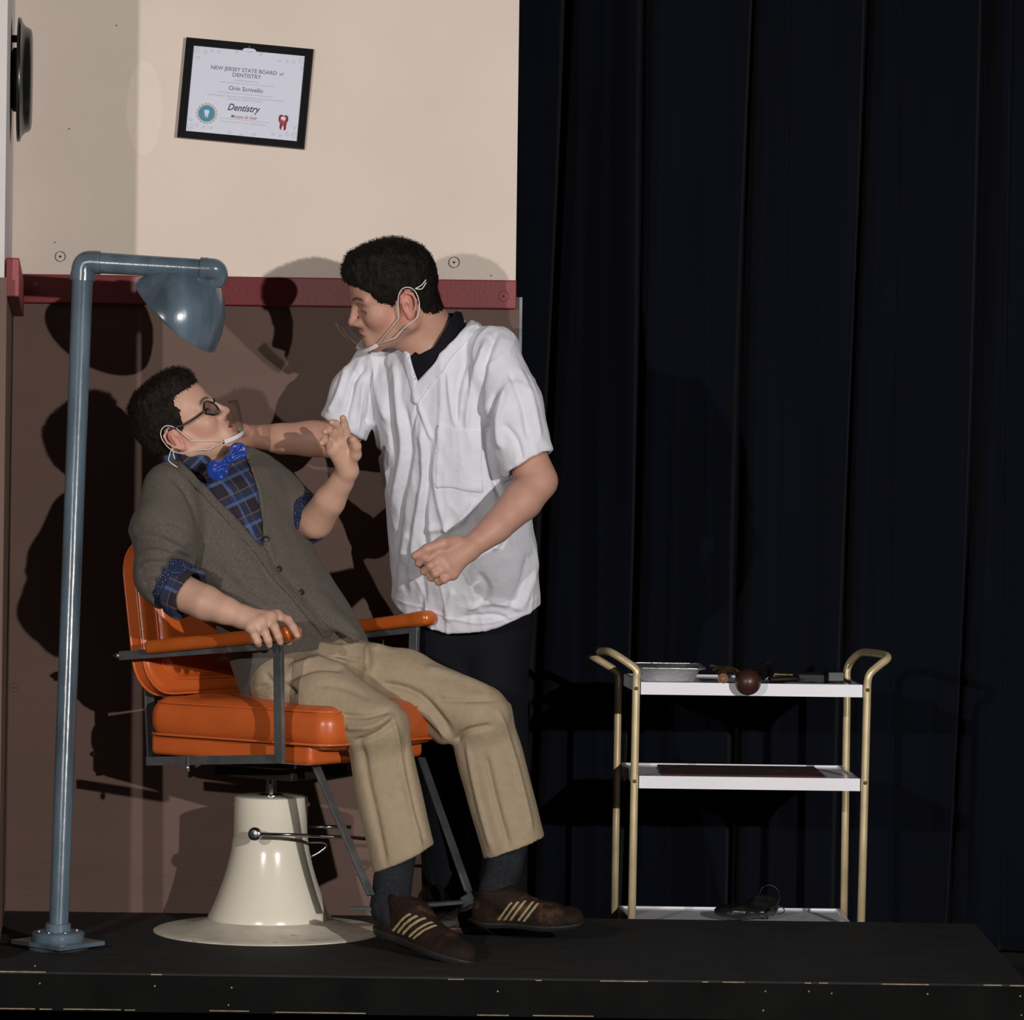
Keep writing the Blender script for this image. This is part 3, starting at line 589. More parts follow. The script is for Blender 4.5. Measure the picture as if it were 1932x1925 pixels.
mesh('lever_knob', *join(lathe([(0, -.012), (.011, -.012), (.0155, -.006), (.0155, .008), (.011, .012), (0, .0125)], kn, (-.2, -1, .1), 24), lathe([(.0, .012), (.009, .012), (.009, .0145), (.0, .015)], kn, (-.2, -1, .1), 20), tube([kn, P(482, 1574, 7.64)], .007, 12)), M['chrome'], ch, autosmooth=40)
# seat cushion
def bbox_pts(pts, m): pts = np.array(pts); return pts.min(0)-m, pts.max(0)+m
corn = [Cc(f, s, z) for f in (-.24, .40) for s in (-.25, .25) for z in (.40, .60)]
fl = Field(*bbox_pts(corn, .02), .004)
fl.put(rbox(Cc(.078, 0, .502), (.282, .220, .05), .044, RC), .01)
fl.put(ell(Cc(.08, 0, .525), (.27, .2, .05), RC), .03)
fl.put(ell(Cc(.29, 0, .495), (.072, .19, .048), RC), .03)
V, Fq = fl.mesh(); V = relax(V, Fq, 1)
loc = (V - O) @ RC
mesh('seat', V, Fq, M['orange'], ch)
def rr(f0, f1, s0, s1, r, z, n=6):
    pts = []
    for (cf_, cs_, a0_) in ((f1-r, s1-r, 0), (f0+r, s1-r, 90), (f0+r, s0+r, 180), (f1-r, s0+r, 270)):
        for k in range(n+1): a = math.radians(a0_ + 90*k/n); pts.append(Cc(cf_+r*math.cos(a), cs_+r*math.sin(a), z))
    return pts
mesh('seat_piping', *join(tube(rr(-.196, .350, -.212, .212, .05, .540), .0028, 6, closed=True), tube(rr(-.205, .358, -.221, .221, .05, .466), .0032, 6, closed=True)), M['orange2'], ch)
fl = Field(*bbox_pts([Cc(f, s, z) for f in (-.24, .34) for s in (-.25, .25) for z in (.4, .48)], .02), .004)
fl.put(rbox(Cc(.048, 0, .442), (.247, .205, .026), .012, RC), .004); V, Fq = fl.mesh()
mesh('seat_band', V, Fq, M['orange'], ch)
# backrest, leaning back
tb = unit(Up + Ff*(-.16)); nb_ = unit(np.cross(Ss, tb)); nb_ = nb_ if nb_ @ Ff > 0 else -nb_; RB = np.c_[nb_, Ss, tb]
bc = Cc(-.225, 0, .738)
fl = Field(*bbox_pts([bc + nb_*a + Ss*b + tb*c_ for a in (-.05, .06) for b in (-.25, .25) for c_ in (-.2, .2)], .02), .004)
def slab(c, hw, hh, ht, cr_, rd, R):
    def fn(X, Y, Z):
        x, y, z = X-c[0], Y-c[1], Z-c[2]; p = [(x*R[0, i]+y*R[1, i]+z*R[2, i]) for i in range(3)]
        qx, qy = np.abs(p[1])-hw+cr_, np.abs(p[2])-hh+cr_; d2 = np.sqrt(np.maximum(qx, 0)**2+np.maximum(qy, 0)**2)+np.minimum(np.maximum(qx, qy), 0)-cr_
        a, b = d2+rd, np.abs(p[0])-ht+rd; return np.sqrt(np.maximum(a, 0)**2+np.maximum(b, 0)**2)+np.minimum(np.maximum(a, b), 0)-rd
    m = hw+hh; return fn, np.asarray(c)-m, np.asarray(c)+m
fl.put(slab(bc, .24, .185, .028, .085, .014, RB), .004)
fl.put(slab(bc+nb_*.014, .190, .150, .030, .065, .022, RB), .004)
V, Fq = fl.mesh(); V = relax(V, Fq, 1)
mesh('backrest', V, Fq, M['orange'], ch)
def brr(hw, hh, r, d, n=6):
    pts = []
    for (a, b, a0_) in ((hw-r, hh-r, 0), (-hw+r, hh-r, 90), (-hw+r, -hh+r, 180), (hw-r, -hh+r, 270)):
        for k in range(n+1): t = math.radians(a0_+90*k/n); pts.append(bc + Ss*(a+r*math.cos(t)) + tb*(b+r*math.sin(t)) + nb_*d)
    return pts
mesh('backrest_piping', *join(tube(brr(.241, .186, .085, .019), .003, 6, closed=True), tube(brr(.241, .186, .085, -.014), .003, 6, closed=True), tube(brr(.193, .153, .066, .030), .0025, 6, closed=True)), M['orange2'], ch)
for s_ in (-.16, .16): mesh('back_bracket', *bar(Cc(-.235, s_, .40), Cc(-.25, s_, .60), .03, .006, Ff), M['steel'], ch, smooth=False)
# arms: near side
def side_frame(sd, pts):
    a, b, c_, d = pts      # back of arm, front of arm, foot of post, back of lower bar
    return mesh('arm_frame', *join(bar(a, b, .010, .021, (0, 0, 1)), bar(b+Up*.008, c_-Up*.008, .024, .012, Ss*1.0 if False else unit(Ss)), bar(c_, d, .010, .020, (0, 0, 1))), M['steel'], ch, smooth=False)
Dn = 7.69 - .6*.0 - .8*.275
A = [Cc(-.235, -.272, 0), Cc(.253, -.272, 0), Cc(.253, -.262, 0), Cc(-.165, -.25, 0)]
def setz(p, px, py): p = p.copy(); p[2] = zrow(px, py, p[1]); return p
nearf = [setz(A[0], 258, 1238), setz(A[1], 515, 1216), setz(A[2], 515, 1432), setz(A[3], 290, 1437)]
side_frame(-1, nearf)
Bf = [Cc(-.235, .262, 0), Cc(.218, .262, 0), Cc(.218, .252, 0), Cc(-.20, .24, 0)]
farf = [setz(Bf[0], 560, 1215), setz(Bf[1], 775, 1186), setz(Bf[2], 775, 1400), setz(Bf[3], 560, 1410)]
side_frame(1, farf)
for (fr0, sx0, c1, c2) in ((nearf, -.272, (300, 1214), (552, 1192)), (farf, .262, (590, 1190), (815, 1165))):
    f0, f1 = (-.14, .305) if sx0 < 0 else (-.14, .272)
    a = Cc(f0, sx0, 0); b = Cc(f1, sx0, 0); a[2] = fr0[0][2] + (fr0[1][2]-fr0[0][2])*.22 + .012; b[2] = fr0[1][2] + .026
    fl = Field(*bbox_pts([a, b], .06), .003); d = unit(b-a); R_ = np.c_[d, Ss, np.cross(d, Ss)]
    fl.put(rbox((a+b)/2 + Up*.002, (np.linalg.norm(b-a)/2, .026, .016), .012, R_), .01); fl.put(ell(b - d*.03 + Up*.002, (.036, .027, .0175), R_), .012)
    V, Fq = fl.mesh(); mesh('armrest', V, Fq, M['armpad'], ch)
mesh('bolt', *lathe([(0, 0), (.006, 0), (.006, .012), (.0035, .013), (.0035, .02), (0, .02)], nearf[0]-Ff*.0, -Ff, 12), M['zinc'], ch)
for px, py in ((354, 1446), (512, 1441), (557, 1440)): pp = P(px, py, 7.5); mesh('bolt', *lathe([(0, -.012), (.004, -.012), (.0055, -.004), (.0055, .0), (.003, .001), (.003, .02), (0, .02)], pp, (0, 0, 1), 10), M['zinc'], ch)
# footrest frame
n0, n1 = P(592, 1436, 7.46), P(700, 1690, 7.34); f0_, f1_, = P(795, 1430, 7.74), P(884, 1682, 7.60)
mesh('footrest', *join(bar(n0, n1, .024, .007, Ff, .001), bar(f0_, f1_, .024, .007, Ff, .001),
     bar(f1_, P(890, 1694, 7.58), .024, .009, Ff), bar(P(890, 1694, 7.58), P(872, 1703, 7.56), .024, .008, Ff), bar(P(874, 1702, 7.56), P(708, 1715, 7.36), .024, .008, Up), bar(P(660, 1714, 7.38), P(708, 1715, 7.36), .024, .008, Up)), M['steel'], ch, smooth=False)
# ================================================================== PEOPLE
def frame_head(fwd, tilt=0.):
    f = unit(fwd); l = unit(np.cross((0, 0, 1.), f)); u = np.cross(f, l); c, s = math.cos(tilt), math.sin(tilt); return f, l*c + u*s, u*c - l*s
class Head:
    def __init__(s, O, fwd, k, tilt=0.): s.O = np.asarray(O, float); s.f, s.l, s.u = frame_head(fwd, tilt); s.k = k; s.R = np.c_[s.f, s.l, s.u]
    def L(s, x, y, z):
        if z < -.02: z = -.02 + (z + .02)*.87      # short lower face
        return s.O + s.k * (s.f*x + s.l*y + s.u*z)
    def loc(s, V):
        q = (V - s.O) @ s.R / s.k; q[:, 2] = np.where(q[:, 2] < -.02, -.02 + (q[:, 2] + .02)/.87, q[:, 2]); return q
    def e(s, c, r): return ell(s.L(*c), np.array(r)*s.k, s.R)
    def c(s, a, b, ra, rb): return cone(s.L(*a), s.L(*b), ra*s.k, rb*s.k)
def add_head(F_, H, mouth_open=False):
    k = H.k; p = F_.put
    p(H.e((-.002, 0, .052), (.091, .074, .080)), .02)
    p(H.e((.046, 0, .050), (.058, .060, .056)), .03)
    p(H.e((.044, 0, -.025), (.054, .053, .070)), .03)
    for s in (-1, 1):
        p(H.c((.0, s*.055, -.045), (.078, s*.017, -.094), .018, .015), .025)
        p(H.c((-.005, s*.058, -.005), (.0, s*.055, -.045), .014, .017), .02)
        p(H.e((.064, s*.039, -.014), (.027, .024, .027)), .02)
        p(H.c((.0955, s*.012, .027), (.078, s*.047, .027), .0095, .010), .012)
    p(H.e((.089, 0, -.092), (.016, .021, .015)), .02)
    p(H.e((.090, 0, -.063), (.013, .027, .022)), .02)
    for s in (-1, 1):
        p(H.e((.102, s*.032, .006), (.013, .018, .011)), .012, '-')
    for s in (-1, 1):
        p(H.e((.0800, s*.032, .006), (.0135, .0145, .012)), .004)
        p(H.c((.0925, s*.018, .0105), (.0835, s*.047, .009), .0022, .002), .003)      # upper lid
        p(H.c((.0920, s*.019, -.002), (.0835, s*.046, -.001), .0018, .0016), .003)
    p(H.c((.098, 0, .022), (.115, 0, -.018), .0068, .0085), .012)
    p(H.e((.117, 0, -.0250), (.0105, .0105, .0092)), .007)
    for s in (-1, 1):
        p(H.e((.106, s*.0120, -.028), (.012, .0068, .0075)), .006); p(H.e((.096, s*.016, -.028), (.012, .010, .011)), .010)
        p(H.e((.108, s*.0068, -.0375), (.006, .0032, .0035)), .002, '-')
    p(H.e((.0990, 0, -.0565), (.0095, .022, .0060)), .005)
    p(H.e((.0980, 0, -.0690), (.0095, .019, .0065)), .005)
    if mouth_open: p(H.e((.106, 0, -.0630), (.016, .018, .0050)), .002, '-')
    else:
        p(H.c((.111, 0, -.0625), (.097, .023, -.0635), .0022, .0012), .002, '-'); p(H.c((.111, 0, -.0625), (.097, -.023, -.0635), .0022, .0012), .002, '-')
    p(H.e((.110, 0, -.080), (.008, .014, .005)), .008, '-')
    for s in (-1, 1):     # ears
        ex_ = unit(np.array((-.35, s*.9, 0))); er = H.R @ np.c_[np.array((.93, s*.35, 0)), np.array((-.35*s*s, .93*s, 0)), np.array((0, 0, 1.))]
        c0 = (-.008, s*.0765, .0)
        p(ell(H.L(*c0), np.array((.017, .0065, .030))*k, er), .003)
        p(H.c((.006, s*.070, .012), (.004, s*.070, -.018), .006, .006), .006)
        rim_ = [(.008, .010), (.004, .024), (-.008, .031), (-.021, .024), (-.0245, .008), (-.019, -.010), (-.010, -.024)]
        for a, b in zip(rim_[:-1], rim_[1:]): p(H.c((a[0], s*(.0795 - a[0]*.35), a[1]), (b[0], s*(.0795 - b[0]*.35), b[1]), .0040, .0038), .002)
        p(H.e((-.004, s*.081, -.027), (.0075, .0045, .008)), .004)
        p(H.e((-.003, s*.087, -.002), (.0085, .0075, .011)), .003, '-')
        p(H.c((.0, s*.087, .016), (-.016, s*.090, .016), .0042, .0036), .003, '-'); p(H.c((-.016, s*.090, .014), (-.015, s*.089, -.006), .0034, .003), .003, '-')
        p(H.c((-.0085, s*.0845, .009), (-.0095, s*.083, -.012), .0024, .0022), .003)
def face_colour(col, H, V, lips=(.36, .13, .11), brow=(.035, .02, .013), red=(.56, .23, .17), eye='open', stub=0.):
    q = H.loc(V); x, y, z = q.T; near = (np.abs(x) < .16) & (np.abs(y) < .11) & (np.abs(z) < .2); ay = np.abs(y)
    def mixin(w, c):
        w = np.clip(w, 0, 1) * near; col[:] = col*(1-w[:, None]) + np.array(c)*w[:, None]
    g = lambda d, r: np.exp(-(d/r)**2)
    mixin(.55*g(np.sqrt((x-.055)**2+(ay-.05)**2+(z+.025)**2), .026), red)                       # cheek
    mixin(.55*g(np.sqrt((x-.116)**2+y**2+(z+.028)**2), .014), red)                              # nose tip
    mixin(.75*(ay > .066)*(np.abs(x+.008) < .03)*(np.abs(z) < .042), red)                        # ear
    el = np.sqrt(((z+.0625)/.0105)**2 + (y/.0235)**2); mixin((el < 1)*(x > .088)*np.clip((1-el)*5, 0, .9), lips)
    mixin(.8*(np.abs(z+.0628) < .0014)*(ay < .022)*(x > .086), (.12, .03, .025))
    bz = .0285 + .006*np.sin(np.clip((ay-.012)/.042, 0, 1)*math.pi) ; mixin(.85*np.clip(1.4-np.abs(z-bz)/.0042, 0, 1)*np.clip((ay-.009)/.006, 0, 1)*np.clip((.056-ay)/.01, 0, 1)*(x > .05), brow)
    lash = .0035 if eye == 'down' else .0095
    mixin(.85*(np.abs(z-lash+.004*((ay-.032)/.016)**2) < .0022)*(np.abs(ay-.033) < .0175)*(x > .055), (.03, .015, .012))
    mixin(.45*g(np.sqrt((ay-.032)**2+(z-.006)**2), .016)*(x > .05), (.36, .17, .13))  # eye-socket shading painted into the skin colour
    if stub: mixin(stub*(z < -.035)*(x > .0)*(z > -.12), (.30, .20, .16))
SKIN = np.array((.56, .33, .235))
def finish_skin(F_, H, tint, name, par, **kw):
    V, Q_ = F_.mesh(); V = relax(V, Q_, 2, .4); col = np.tile(tint, (len(V), 1)).astype(float); face_colour(col, H, V, **kw); return V, Q_, col
def add_hair(H, poly, tops, mname, par, seed, nstr=5200, ln=.011, rise=.30, res=.0026):
    k = H.k; lo = H.O - .19*k; hi = H.O + .21*k; f = Field(lo, hi, res)
    f.put(H.e((-.002, 0, .052), (.0955, .0795, .0865)), .01); f.put(H.e((.045, 0, .054), (.0635, .0675, .062)), .02)
    f.put(H.c((-.022, 0, .0), (-.036, 0, -.05), .066, .056), .02)
    for s in (-1, 1): f.put(H.c((.0, s*.056, .02), (.012, s*.057, -.03), .0195, .0165), .012)
    for c, r in tops: f.put(H.e(c, r), .02)
    P2 = [(a*1000, b*1000) for a, b in poly]
    def cut(X, Y, Z):
        d = [X-H.O[0], Y-H.O[1], Z-H.O[2]]; lx = sum(d[i]*H.f[i] for i in range(3))/k; ly = sum(d[i]*H.l[i] for i in range(3))/k; lz = sum(d[i]*H.u[i] for i in range(3))/k
        jig = .0022*np.sin(lx*900+ly*500)*np.sin(lz*1100+ly*700)
        return poly_sd((lx + .35*np.maximum(np.abs(ly)-.03, 0)*(lx > .03)*0)*1000, lz*1000, P2)/1000*k + jig
    f.inter(cut); V, Q_ = f.mesh(); Nn = normals(V, Q_)
    V = V + Nn*(.0018*vnoise(V*np.array((150, 150, 60)), seed) + .002*vnoise(V*60, seed+3))[:, None]
    hm = mesh('hair', V, Q_, M[mname], par)
    g = np.random.default_rng(seed); idx = g.integers(0, len(V), nstr); b = V[idx]; n = Nn[idx]; q = H.loc(b)
    flow = -H.u*.8 - H.f*.35; flow = np.tile(flow, (nstr, 1)); top = np.clip((q[:, 2]-.06)/.05, 0, 1)[:, None]; flow = flow*(1-top) + (H.f*.6 + H.u*.2)*top
    d = n*(rise + .5*top) + flow*.9 + g.normal(0, .18, (nstr, 3)); d /= np.linalg.norm(d, axis=1, keepdims=True)
    L_ = ln*k*(.5 + .5*g.random(nstr) + .5*top[:, 0]); s = np.cross(d, n); s /= np.linalg.norm(s, axis=1, keepdims=True)+1e-9; wd = .00055
    VV = np.stack([b - n*.001 - s*wd, b - n*.001 + s*wd, b + d*L_[:, None]*.6 + s*wd*.7 - n*.0, b + d*L_[:, None] + n*-.001], 1).reshape(-1, 3); i = np.arange(nstr)[:, None]*4
    FF = np.vstack([np.c_[i, i+1, i+2], np.c_[i, i+2, i+3]])
    mesh('hair_strands', VV, FF, M[mname], hm, kind='stuff'); return hm
def eyes(H, par, look=(0, 0), lid=1.):
    for s in (-1, 1):
        c = H.L(.0815, s*.032, .0045); r = .0128*H.k; d = unit(H.f + H.l*look[0] + H.u*look[1]); V, Fc = lathe([(r*math.sin(a), r*math.cos(a)) for a in np.linspace(0, math.pi, 18)], c, d, 24)
        an = np.arccos(np.clip(((V-c)/r) @ d, -1, 1)); cl = np.where((an < .18)[:, None], (.005, .004, .004), np.where((an < .45)[:, None], (.06, .03, .015), (.62, .56, .52)))
        mesh('eye', V, Fc, M['eye'], par, col=cl)
def shoe(par, heel, toe, up, L_, side, styles, name='shoe'):
    f = unit(toe-heel); u0 = np.asarray(up, float); l = unit(np.cross(u0, f)); u = np.cross(f, l); R = np.c_[f, l, u]; k = L_/.29
    tr = lambda V: heel + (V*k) @ R.T
    def base(gr=0.):
        fd = Field((-.03, -.065, -.01), (.31, .065, .15), .0032)
        fd.put(ell((.205, .004, .018), (.088+gr, .047+gr, .034+gr)), .012); fd.put(ell((.045, 0, .028), (.052+gr, .036+gr, .044+gr)), .02); fd.put(cone((.05, 0, .02), (.2, .004, .02), .033+gr, .038+gr), .02)
        fd.put(cone((.20, 0, .026), (.105, 0, .066), .026+gr, .032+gr), .03); fd.put(cone((.105, 0, .058), (.055, 0, .085), .033+gr, .037+gr), .03)
        fd.put(ell((.255, .004, .028), (.034+gr, .034+gr, .022+gr)), .012); return fd
    a = base(); a.inter(lambda X, Y, Z: .012 - Z); a.inter(lambda X, Y, Z: Z - (.102 + .16*(X-.06)**2*0 - .25*np.maximum(X-.09, 0)*0)); a.put(cone((.055, 0, .085), (.05, 0, .13), .030, .030), .004, '-')
    V, Q_ = a.mesh(); nz = normals(V, Q_); V = V + nz*(.0008*vnoise(V*160, 4))[:, None]
    up_ = mesh(name, tr(V), Q_, M[styles[0]], par)
    b = base(.003); b.inter(lambda X, Y, Z: np.maximum(-Z, Z - .017)); V, Q_ = b.mesh(); mesh('sole', tr(V), Q_, M[styles[1]], up_)
    if styles[2]:
        for x0 in (.098, .114, .130, .152, .168):
            c = base(.0016); c.inter(lambda X, Y, Z: np.maximum(np.maximum(np.abs(X - x0 - .8*(.05-Z)*-1) - .0048, np.abs(Z-.050) - .026), .012 - Y*side)); V, Q_ = c.mesh(); mesh('stripe', tr(V), Q_, M['stripe'], up_)
        T = [(.19-.018*i, (.016 if i % 2 else -.016)) for i in range(6)]
        lc = [np.array((x, y, 0.)) for x, y in T]; lc = [np.array((p[0], p[1], .060 + (.19-p[0])*.45)) for p in lc]
        mesh('shoelace', *tube(tr(np.array(lc)), .0026, 6), M['suede'], up_)
    return up_
def hand(F_, wr, mcps, chains, thumb, rw=.026, rp=.0135):
    for m, ch_ in zip(mcps, chains):
        F_.put(cone(wr, m, rw*.62, rp), .016); rr_ = [.0112, .0098, .0090, .0078]; pts = [m] + list(ch_)
        for i in range(len(pts)-1): F_.put(cone(pts[i], pts[i+1], rr_[i], rr_[i+1]), .0035)
    for a, b in zip(mcps[:-1], mcps[1:]): F_.put(cone(a, b, rp*.9, rp*.9), .008)
    tr_ = [.0155, .0125, .0108, .0092]
    for i in range(len(thumb)-1): F_.put(cone(thumb[i], thumb[i+1], tr_[i], tr_[i+1]), .008)
def chain(F_, pts, k=.02):
    # one limb: its cones are blended tightly, so that no joint swells, and the whole joins the body softly
    cs = [cone(P(*a[:3]), P(*b[:3]), a[3], b[3]) for a, b in zip(pts[:-1], pts[1:])]
    def fn(X, Y, Z):
        d = None
        for c in cs:
            e = c[0](X, Y, Z)
            if d is None: d = e
            else: h = np.maximum(.012 - np.abs(d-e), 0)/.012; d = np.minimum(d, e) - h*h*.0018
        return d
    F_.put((fn, np.min([c[1] for c in cs], 0), np.max([c[2] for c in cs], 0)), k)
def cloth_box(pts, m=.12): W = np.array([P(*p[:3]) for p in pts]); return W.min(0)-m, W.max(0)+m
def shield(H, par, near, straps_ends, tail):
    """clear chin shield: white band under the chin, clear film, elastic loops round the ears"""
    an = np.linspace(-72, 72, 25); arc = lambda z, r=0, fx=0: [H.L(.060+fx+(.052+r)*math.cos(math.radians(a)), (.052+r)*math.sin(math.radians(a)), z + .016*(a/72)**2) for a in an]
    lo_, hi_, o2, o3 = arc(-.106, .0, .0), arc(-.096, .004, .004), arc(-.106, .003, .0), arc(-.096, .007, .004); n = len(an); V = np.array(lo_+hi_+o3+o2); Fc = []
    for k in range(4):
        for i in range(n-1): Fc.append([k*n+i, k*n+i+1, ((k+1) % 4)*n+i+1, ((k+1) % 4)*n+i])
    Fc += [[0, n, 2*n, 3*n], [n-1, 2*n-1, 3*n-1, 4*n-1]]
    sh = mesh('chin_shield', V, Fc, M['plastic_white'], par, label='white chin band of the clear mouth shield', autosmooth=40)
    rows = [arc(-.098, .006, .004)] + [[p*(1-0) for p in arc(z, r, fx)] for z, r, fx in ((-.07, .012, .012), (-.045, .016, .020), (-.022, .018, .026))]; V = np.array(sum(rows, [])); Fc = []
    V2 = V + H.f*.0006
    for j in range(3):
        for i in range(2, n-3): Fc.append([j*n+i, j*n+i+1, (j+1)*n+i+1, (j+1)*n+i])
    mesh('clear_film', V, Fc, M['clear'], sh, label='clear plastic film in front of the mouth')
    for s in (-1, 1):
        e = arc(-.099, .003, .001)[0 if s < 0 else -1]
        loop = [e, H.L(.02, s*.073, -.025), H.L(.013, s*.081, .020), H.L(.0, s*.083, .040), H.L(-.018, s*.083, .040), H.L(-.030, s*.083, .024), H.L(-.031, s*.082, -.006), H.L(-.018, s*.082, -.034), H.L(.012, s*.081, -.050), H.L(.040, s*.071, -.074), e]
        st = [loop[0]] + spline(loop[1:-1], 4) + [loop[-1]]
        mesh('ear_loop', *tube(st, .00125, 6), M['elastic'], sh)
    mesh('elastic_end', *tube(spline(tail[0], 5), .0013, 6), M['elastic'], sh); mesh('elastic_end', *tube(spline(tail[1], 5), .0013, 6), M['elastic'], sh)
    return sh

# ---------------------------------------------------------------- seated man
base = P(570, 1330, 7.62)
man = thing('person', 'seated man in grey cardigan, blue bow tie and glasses, leaning back in the orange chair', 'person', base)
H1 = Head(P(344, 815, 7.53), (.79, -.168, .60), .95, math.radians(16))
f = Field(P(225, 1265, 7.15) + np.array((0, -.02, 0)), np.array((P(692, 680, 7.3)[0], 7.86, P(300, 672, 7.6)[2])), .0026)
f.put(loft([(P(400, 885, 7.61), .12, .07), (P(420, 940, 7.61), .155, .09), (P(480, 1070, 7.61), .14, .095), (P(548, 1195, 7.63), .14, .105), (P(560, 1240, 7.64), .14, .11)], np.c_[unit(P(530, 915, 7.75)-P(310, 935, 7.45)), np.cross(unit(P(400, 872, 7.6)-P(560, 1240, 7.64)), unit(P(530, 915, 7.75)-P(310, 935, 7.45))), unit(P(400, 872, 7.6)-P(560, 1240, 7.64))]), .02)
f.put(cone(P(384, 905, 7.62), H1.L(-.022, 0, -.03), .066, .058), .02); f.put(cone(P(405, 900, 7.57), H1.L(.02, 0, -.07), .04, .04), .03)
add_head(f, H1, True)
chain(f, [(308, 935, 7.46, .045), (312, 1090, 7.36, .036), (338, 1116, 7.335, .041), (388, 1138, 7.30, .039), (425, 1152, 7.28, .031), (455, 1163, 7.27, .0255)])
hand(f, P(456, 1164, 7.272), [P(522, 1162, 7.30), P(510, 1166, 7.272), P(492, 1174, 7.252), P(474, 1184, 7.243)],
     [[P(543, 1170, 7.28), P(553, 1184, 7.265), P(561, 1199, 7.255)], [P(518, 1184, 7.25), P(525, 1201, 7.243), P(529, 1212, 7.25)], [P(500, 1194, 7.235), P(506, 1208, 7.232), P(508, 1217, 7.24)], [P(481, 1199, 7.228), P(486, 1210, 7.226), P(488, 1216, 7.235)]],
     [P(470, 1172, 7.29), P(492, 1186, 7.345), P(520, 1203, 7.375), P(544, 1211, 7.352)])
chain(f, [(528, 925, 7.74, .045), (578, 985, 7.65, .041), (596, 984, 7.61, .040), (622, 945, 7.56, .036), (645, 908, 7.53, .027), (656, 888, 7.51, .023)])
hand(f, P(656, 888, 7.51), [P(656, 838, 7.49), P(645, 835, 7.482), P(634, 840, 7.475), P(626, 850, 7.47)],
     [[P(653, 815, 7.475), P(650, 801, 7.465), P(647, 789, 7.455)], [P(640, 812, 7.46), P(634, 800, 7.445), P(626, 797, 7.435)], [P(627, 820, 7.455), P(620, 812, 7.44), P(613, 815, 7.43)], [P(618, 836, 7.452), P(612, 831, 7.44), P(607, 836, 7.43)]],
     [P(660, 872, 7.50), P(671, 858, 7.48), P(672, 842, 7.465), P(666, 830, 7.455)])
V, Q_, c_ = finish_skin(f, H1, SKIN, 'body', man, red=(.58, .25, .19)); body = mesh('body', V, Q_, M['skin'], man, col=c_); del f
eyes(H1, man, (-.25, .05))
add_hair(H1, [(.14, .082), (.100, .078), (.066, .084), (.046, .080), (.040, .066), (.049, .052), (.033, .032), (.026, .010), (.014, .008), (.006, .026), (.0, .037), (-.02, .034), (-.032, .0), (-.036, -.04), (-.055, -.060), (-.13, -.05), (-.15, .1), (-.05, .2), (.12, .19)],
         [((.050, -.005, .112), (.045, .05, .026)), ((0, 0, .120), (.07, .055, .020)), ((.078, .0, .100), (.026, .040, .022))], 'hair2', man, 11, ln=.008, nstr=9000)
# glasses
def lens(s): return [H1.L(.1075 - .010*(abs(s*.034+.026*math.cos(a))/.06)**2*1.6 - .004*math.sin(a), s*.034 + .0265*math.cos(a)*(1), .006 + .0185*math.sin(a)*(1-.12*math.cos(2*a))) for a in np.linspace(0, 2*math.pi, 33)[:-1]]
fr_ = [tube(lens(s), .0022, 8, closed=True) for s in (-1, 1)] + [tube(spline([H1.L(.1075, -.009, .010), H1.L(.112, 0, .014), H1.L(.1075, .009, .010)], 5), .0022, 8)]
gl = mesh('glasses', *join(*fr_), M['glasses'], man, label='dark-framed glasses')
for s in (-1, 1):
    mesh('temple', *tube(spline([H1.L(.099, s*.061, .012), H1.L(.088, s*.071, .012), H1.L(.04, s*.080, .016), H1.L(-.0, s*.083, .028), H1.L(-.018, s*.082, .030)], 5), .0026, 8), M['glasses'], gl)
    V = np.array(lens(s)); mesh('lens', np.vstack([V, V.mean(0)]), [[i, (i+1) % 32, 32] for i in range(32)], M['lens'], gl)
shield(H1, man, 0, 0, ([P(325, 846, 7.43), P(320, 858, 7.42), P(319, 870, 7.41), P(335, 882, 7.41)], [P(326, 846, 7.43), P(327, 856, 7.42), P(330, 866, 7.42)]))
# cardigan
W1 = unit(P(530, 915, 7.76)-P(310, 935, 7.45)); A1 = unit(P(400, 872, 7.6)-P(560, 1240, 7.64)); W1 = unit(W1 - A1*(A1@W1)); N1 = np.cross(A1, W1); R1 = np.c_[W1, N1, A1]
cn = [(400, 868, 7.61, .085, .07), (406, 888, 7.61, .155, .095), (420, 935, 7.61, .193, .118), (442, 1000, 7.61, .185, .124), (478, 1070, 7.61, .170, .124), (518, 1140, 7.62, .166, .128), (548, 1195, 7.64, .176, .138), (566, 1240, 7.65, .182, .142), (582, 1276, 7.66, .184, .145)]
nodes = [(P(*a[:3]), a[3], a[4]) for a in cn]
def card(off=0., sl=True, h=.004):
    f = Field(*cloth_box([(260, 870, 7.3), (690, 1320, 7.3), (620, 860, 7.82)], .06), h); f.put(loft(nodes, R1, off), .012)
    f.put(ell(P(345, 900, 7.53), (.05+off, .05+off, .035+off)), .04)
    if sl:
        for a, b in (((326, 925, 7.47, .068), (312, 1000, 7.42, .071)), ((312, 1000, 7.42, .071), (314, 1085, 7.36, .068)), ((314, 1085, 7.36, .068), (334, 1118, 7.335, .056))): f.put(cone(P(*a[:3]), P(*b[:3]), a[3]+off, b[3]+off), .03)
        for a, b in (((520, 925, 7.73, .060), (556, 966, 7.67, .060)),): f.put(cone(P(*a[:3]), P(*b[:3]), a[3]+off, b[3]+off), .03)
        f.put(cone(P(262, 985, 7.43), P(254, 1001, 7.42), .014, .010), .02)
    # the loose front corner lying over the lap
    f.put(cone(P(610, 1150, 7.55), P(672, 1200, 7.53), .030+off, .016+off, (N1, 2.2)), .03)
    return f
f = card()
cS, dS = P(322, 1100, 7.35), unit(P(440, 1158, 7.28)-P(322, 1100, 7.35))
f.put((lambda X, Y, Z: np.maximum(-((X-cS[0])*dS[0]+(Y-cS[1])*dS[1]+(Z-cS[2])*dS[2]), np.maximum(np.sqrt((X-cS[0])**2+(Y-cS[1])**2+(Z-cS[2])**2) - .10, Y - 7.43)), cS-.11, cS+.11), .002, '-')
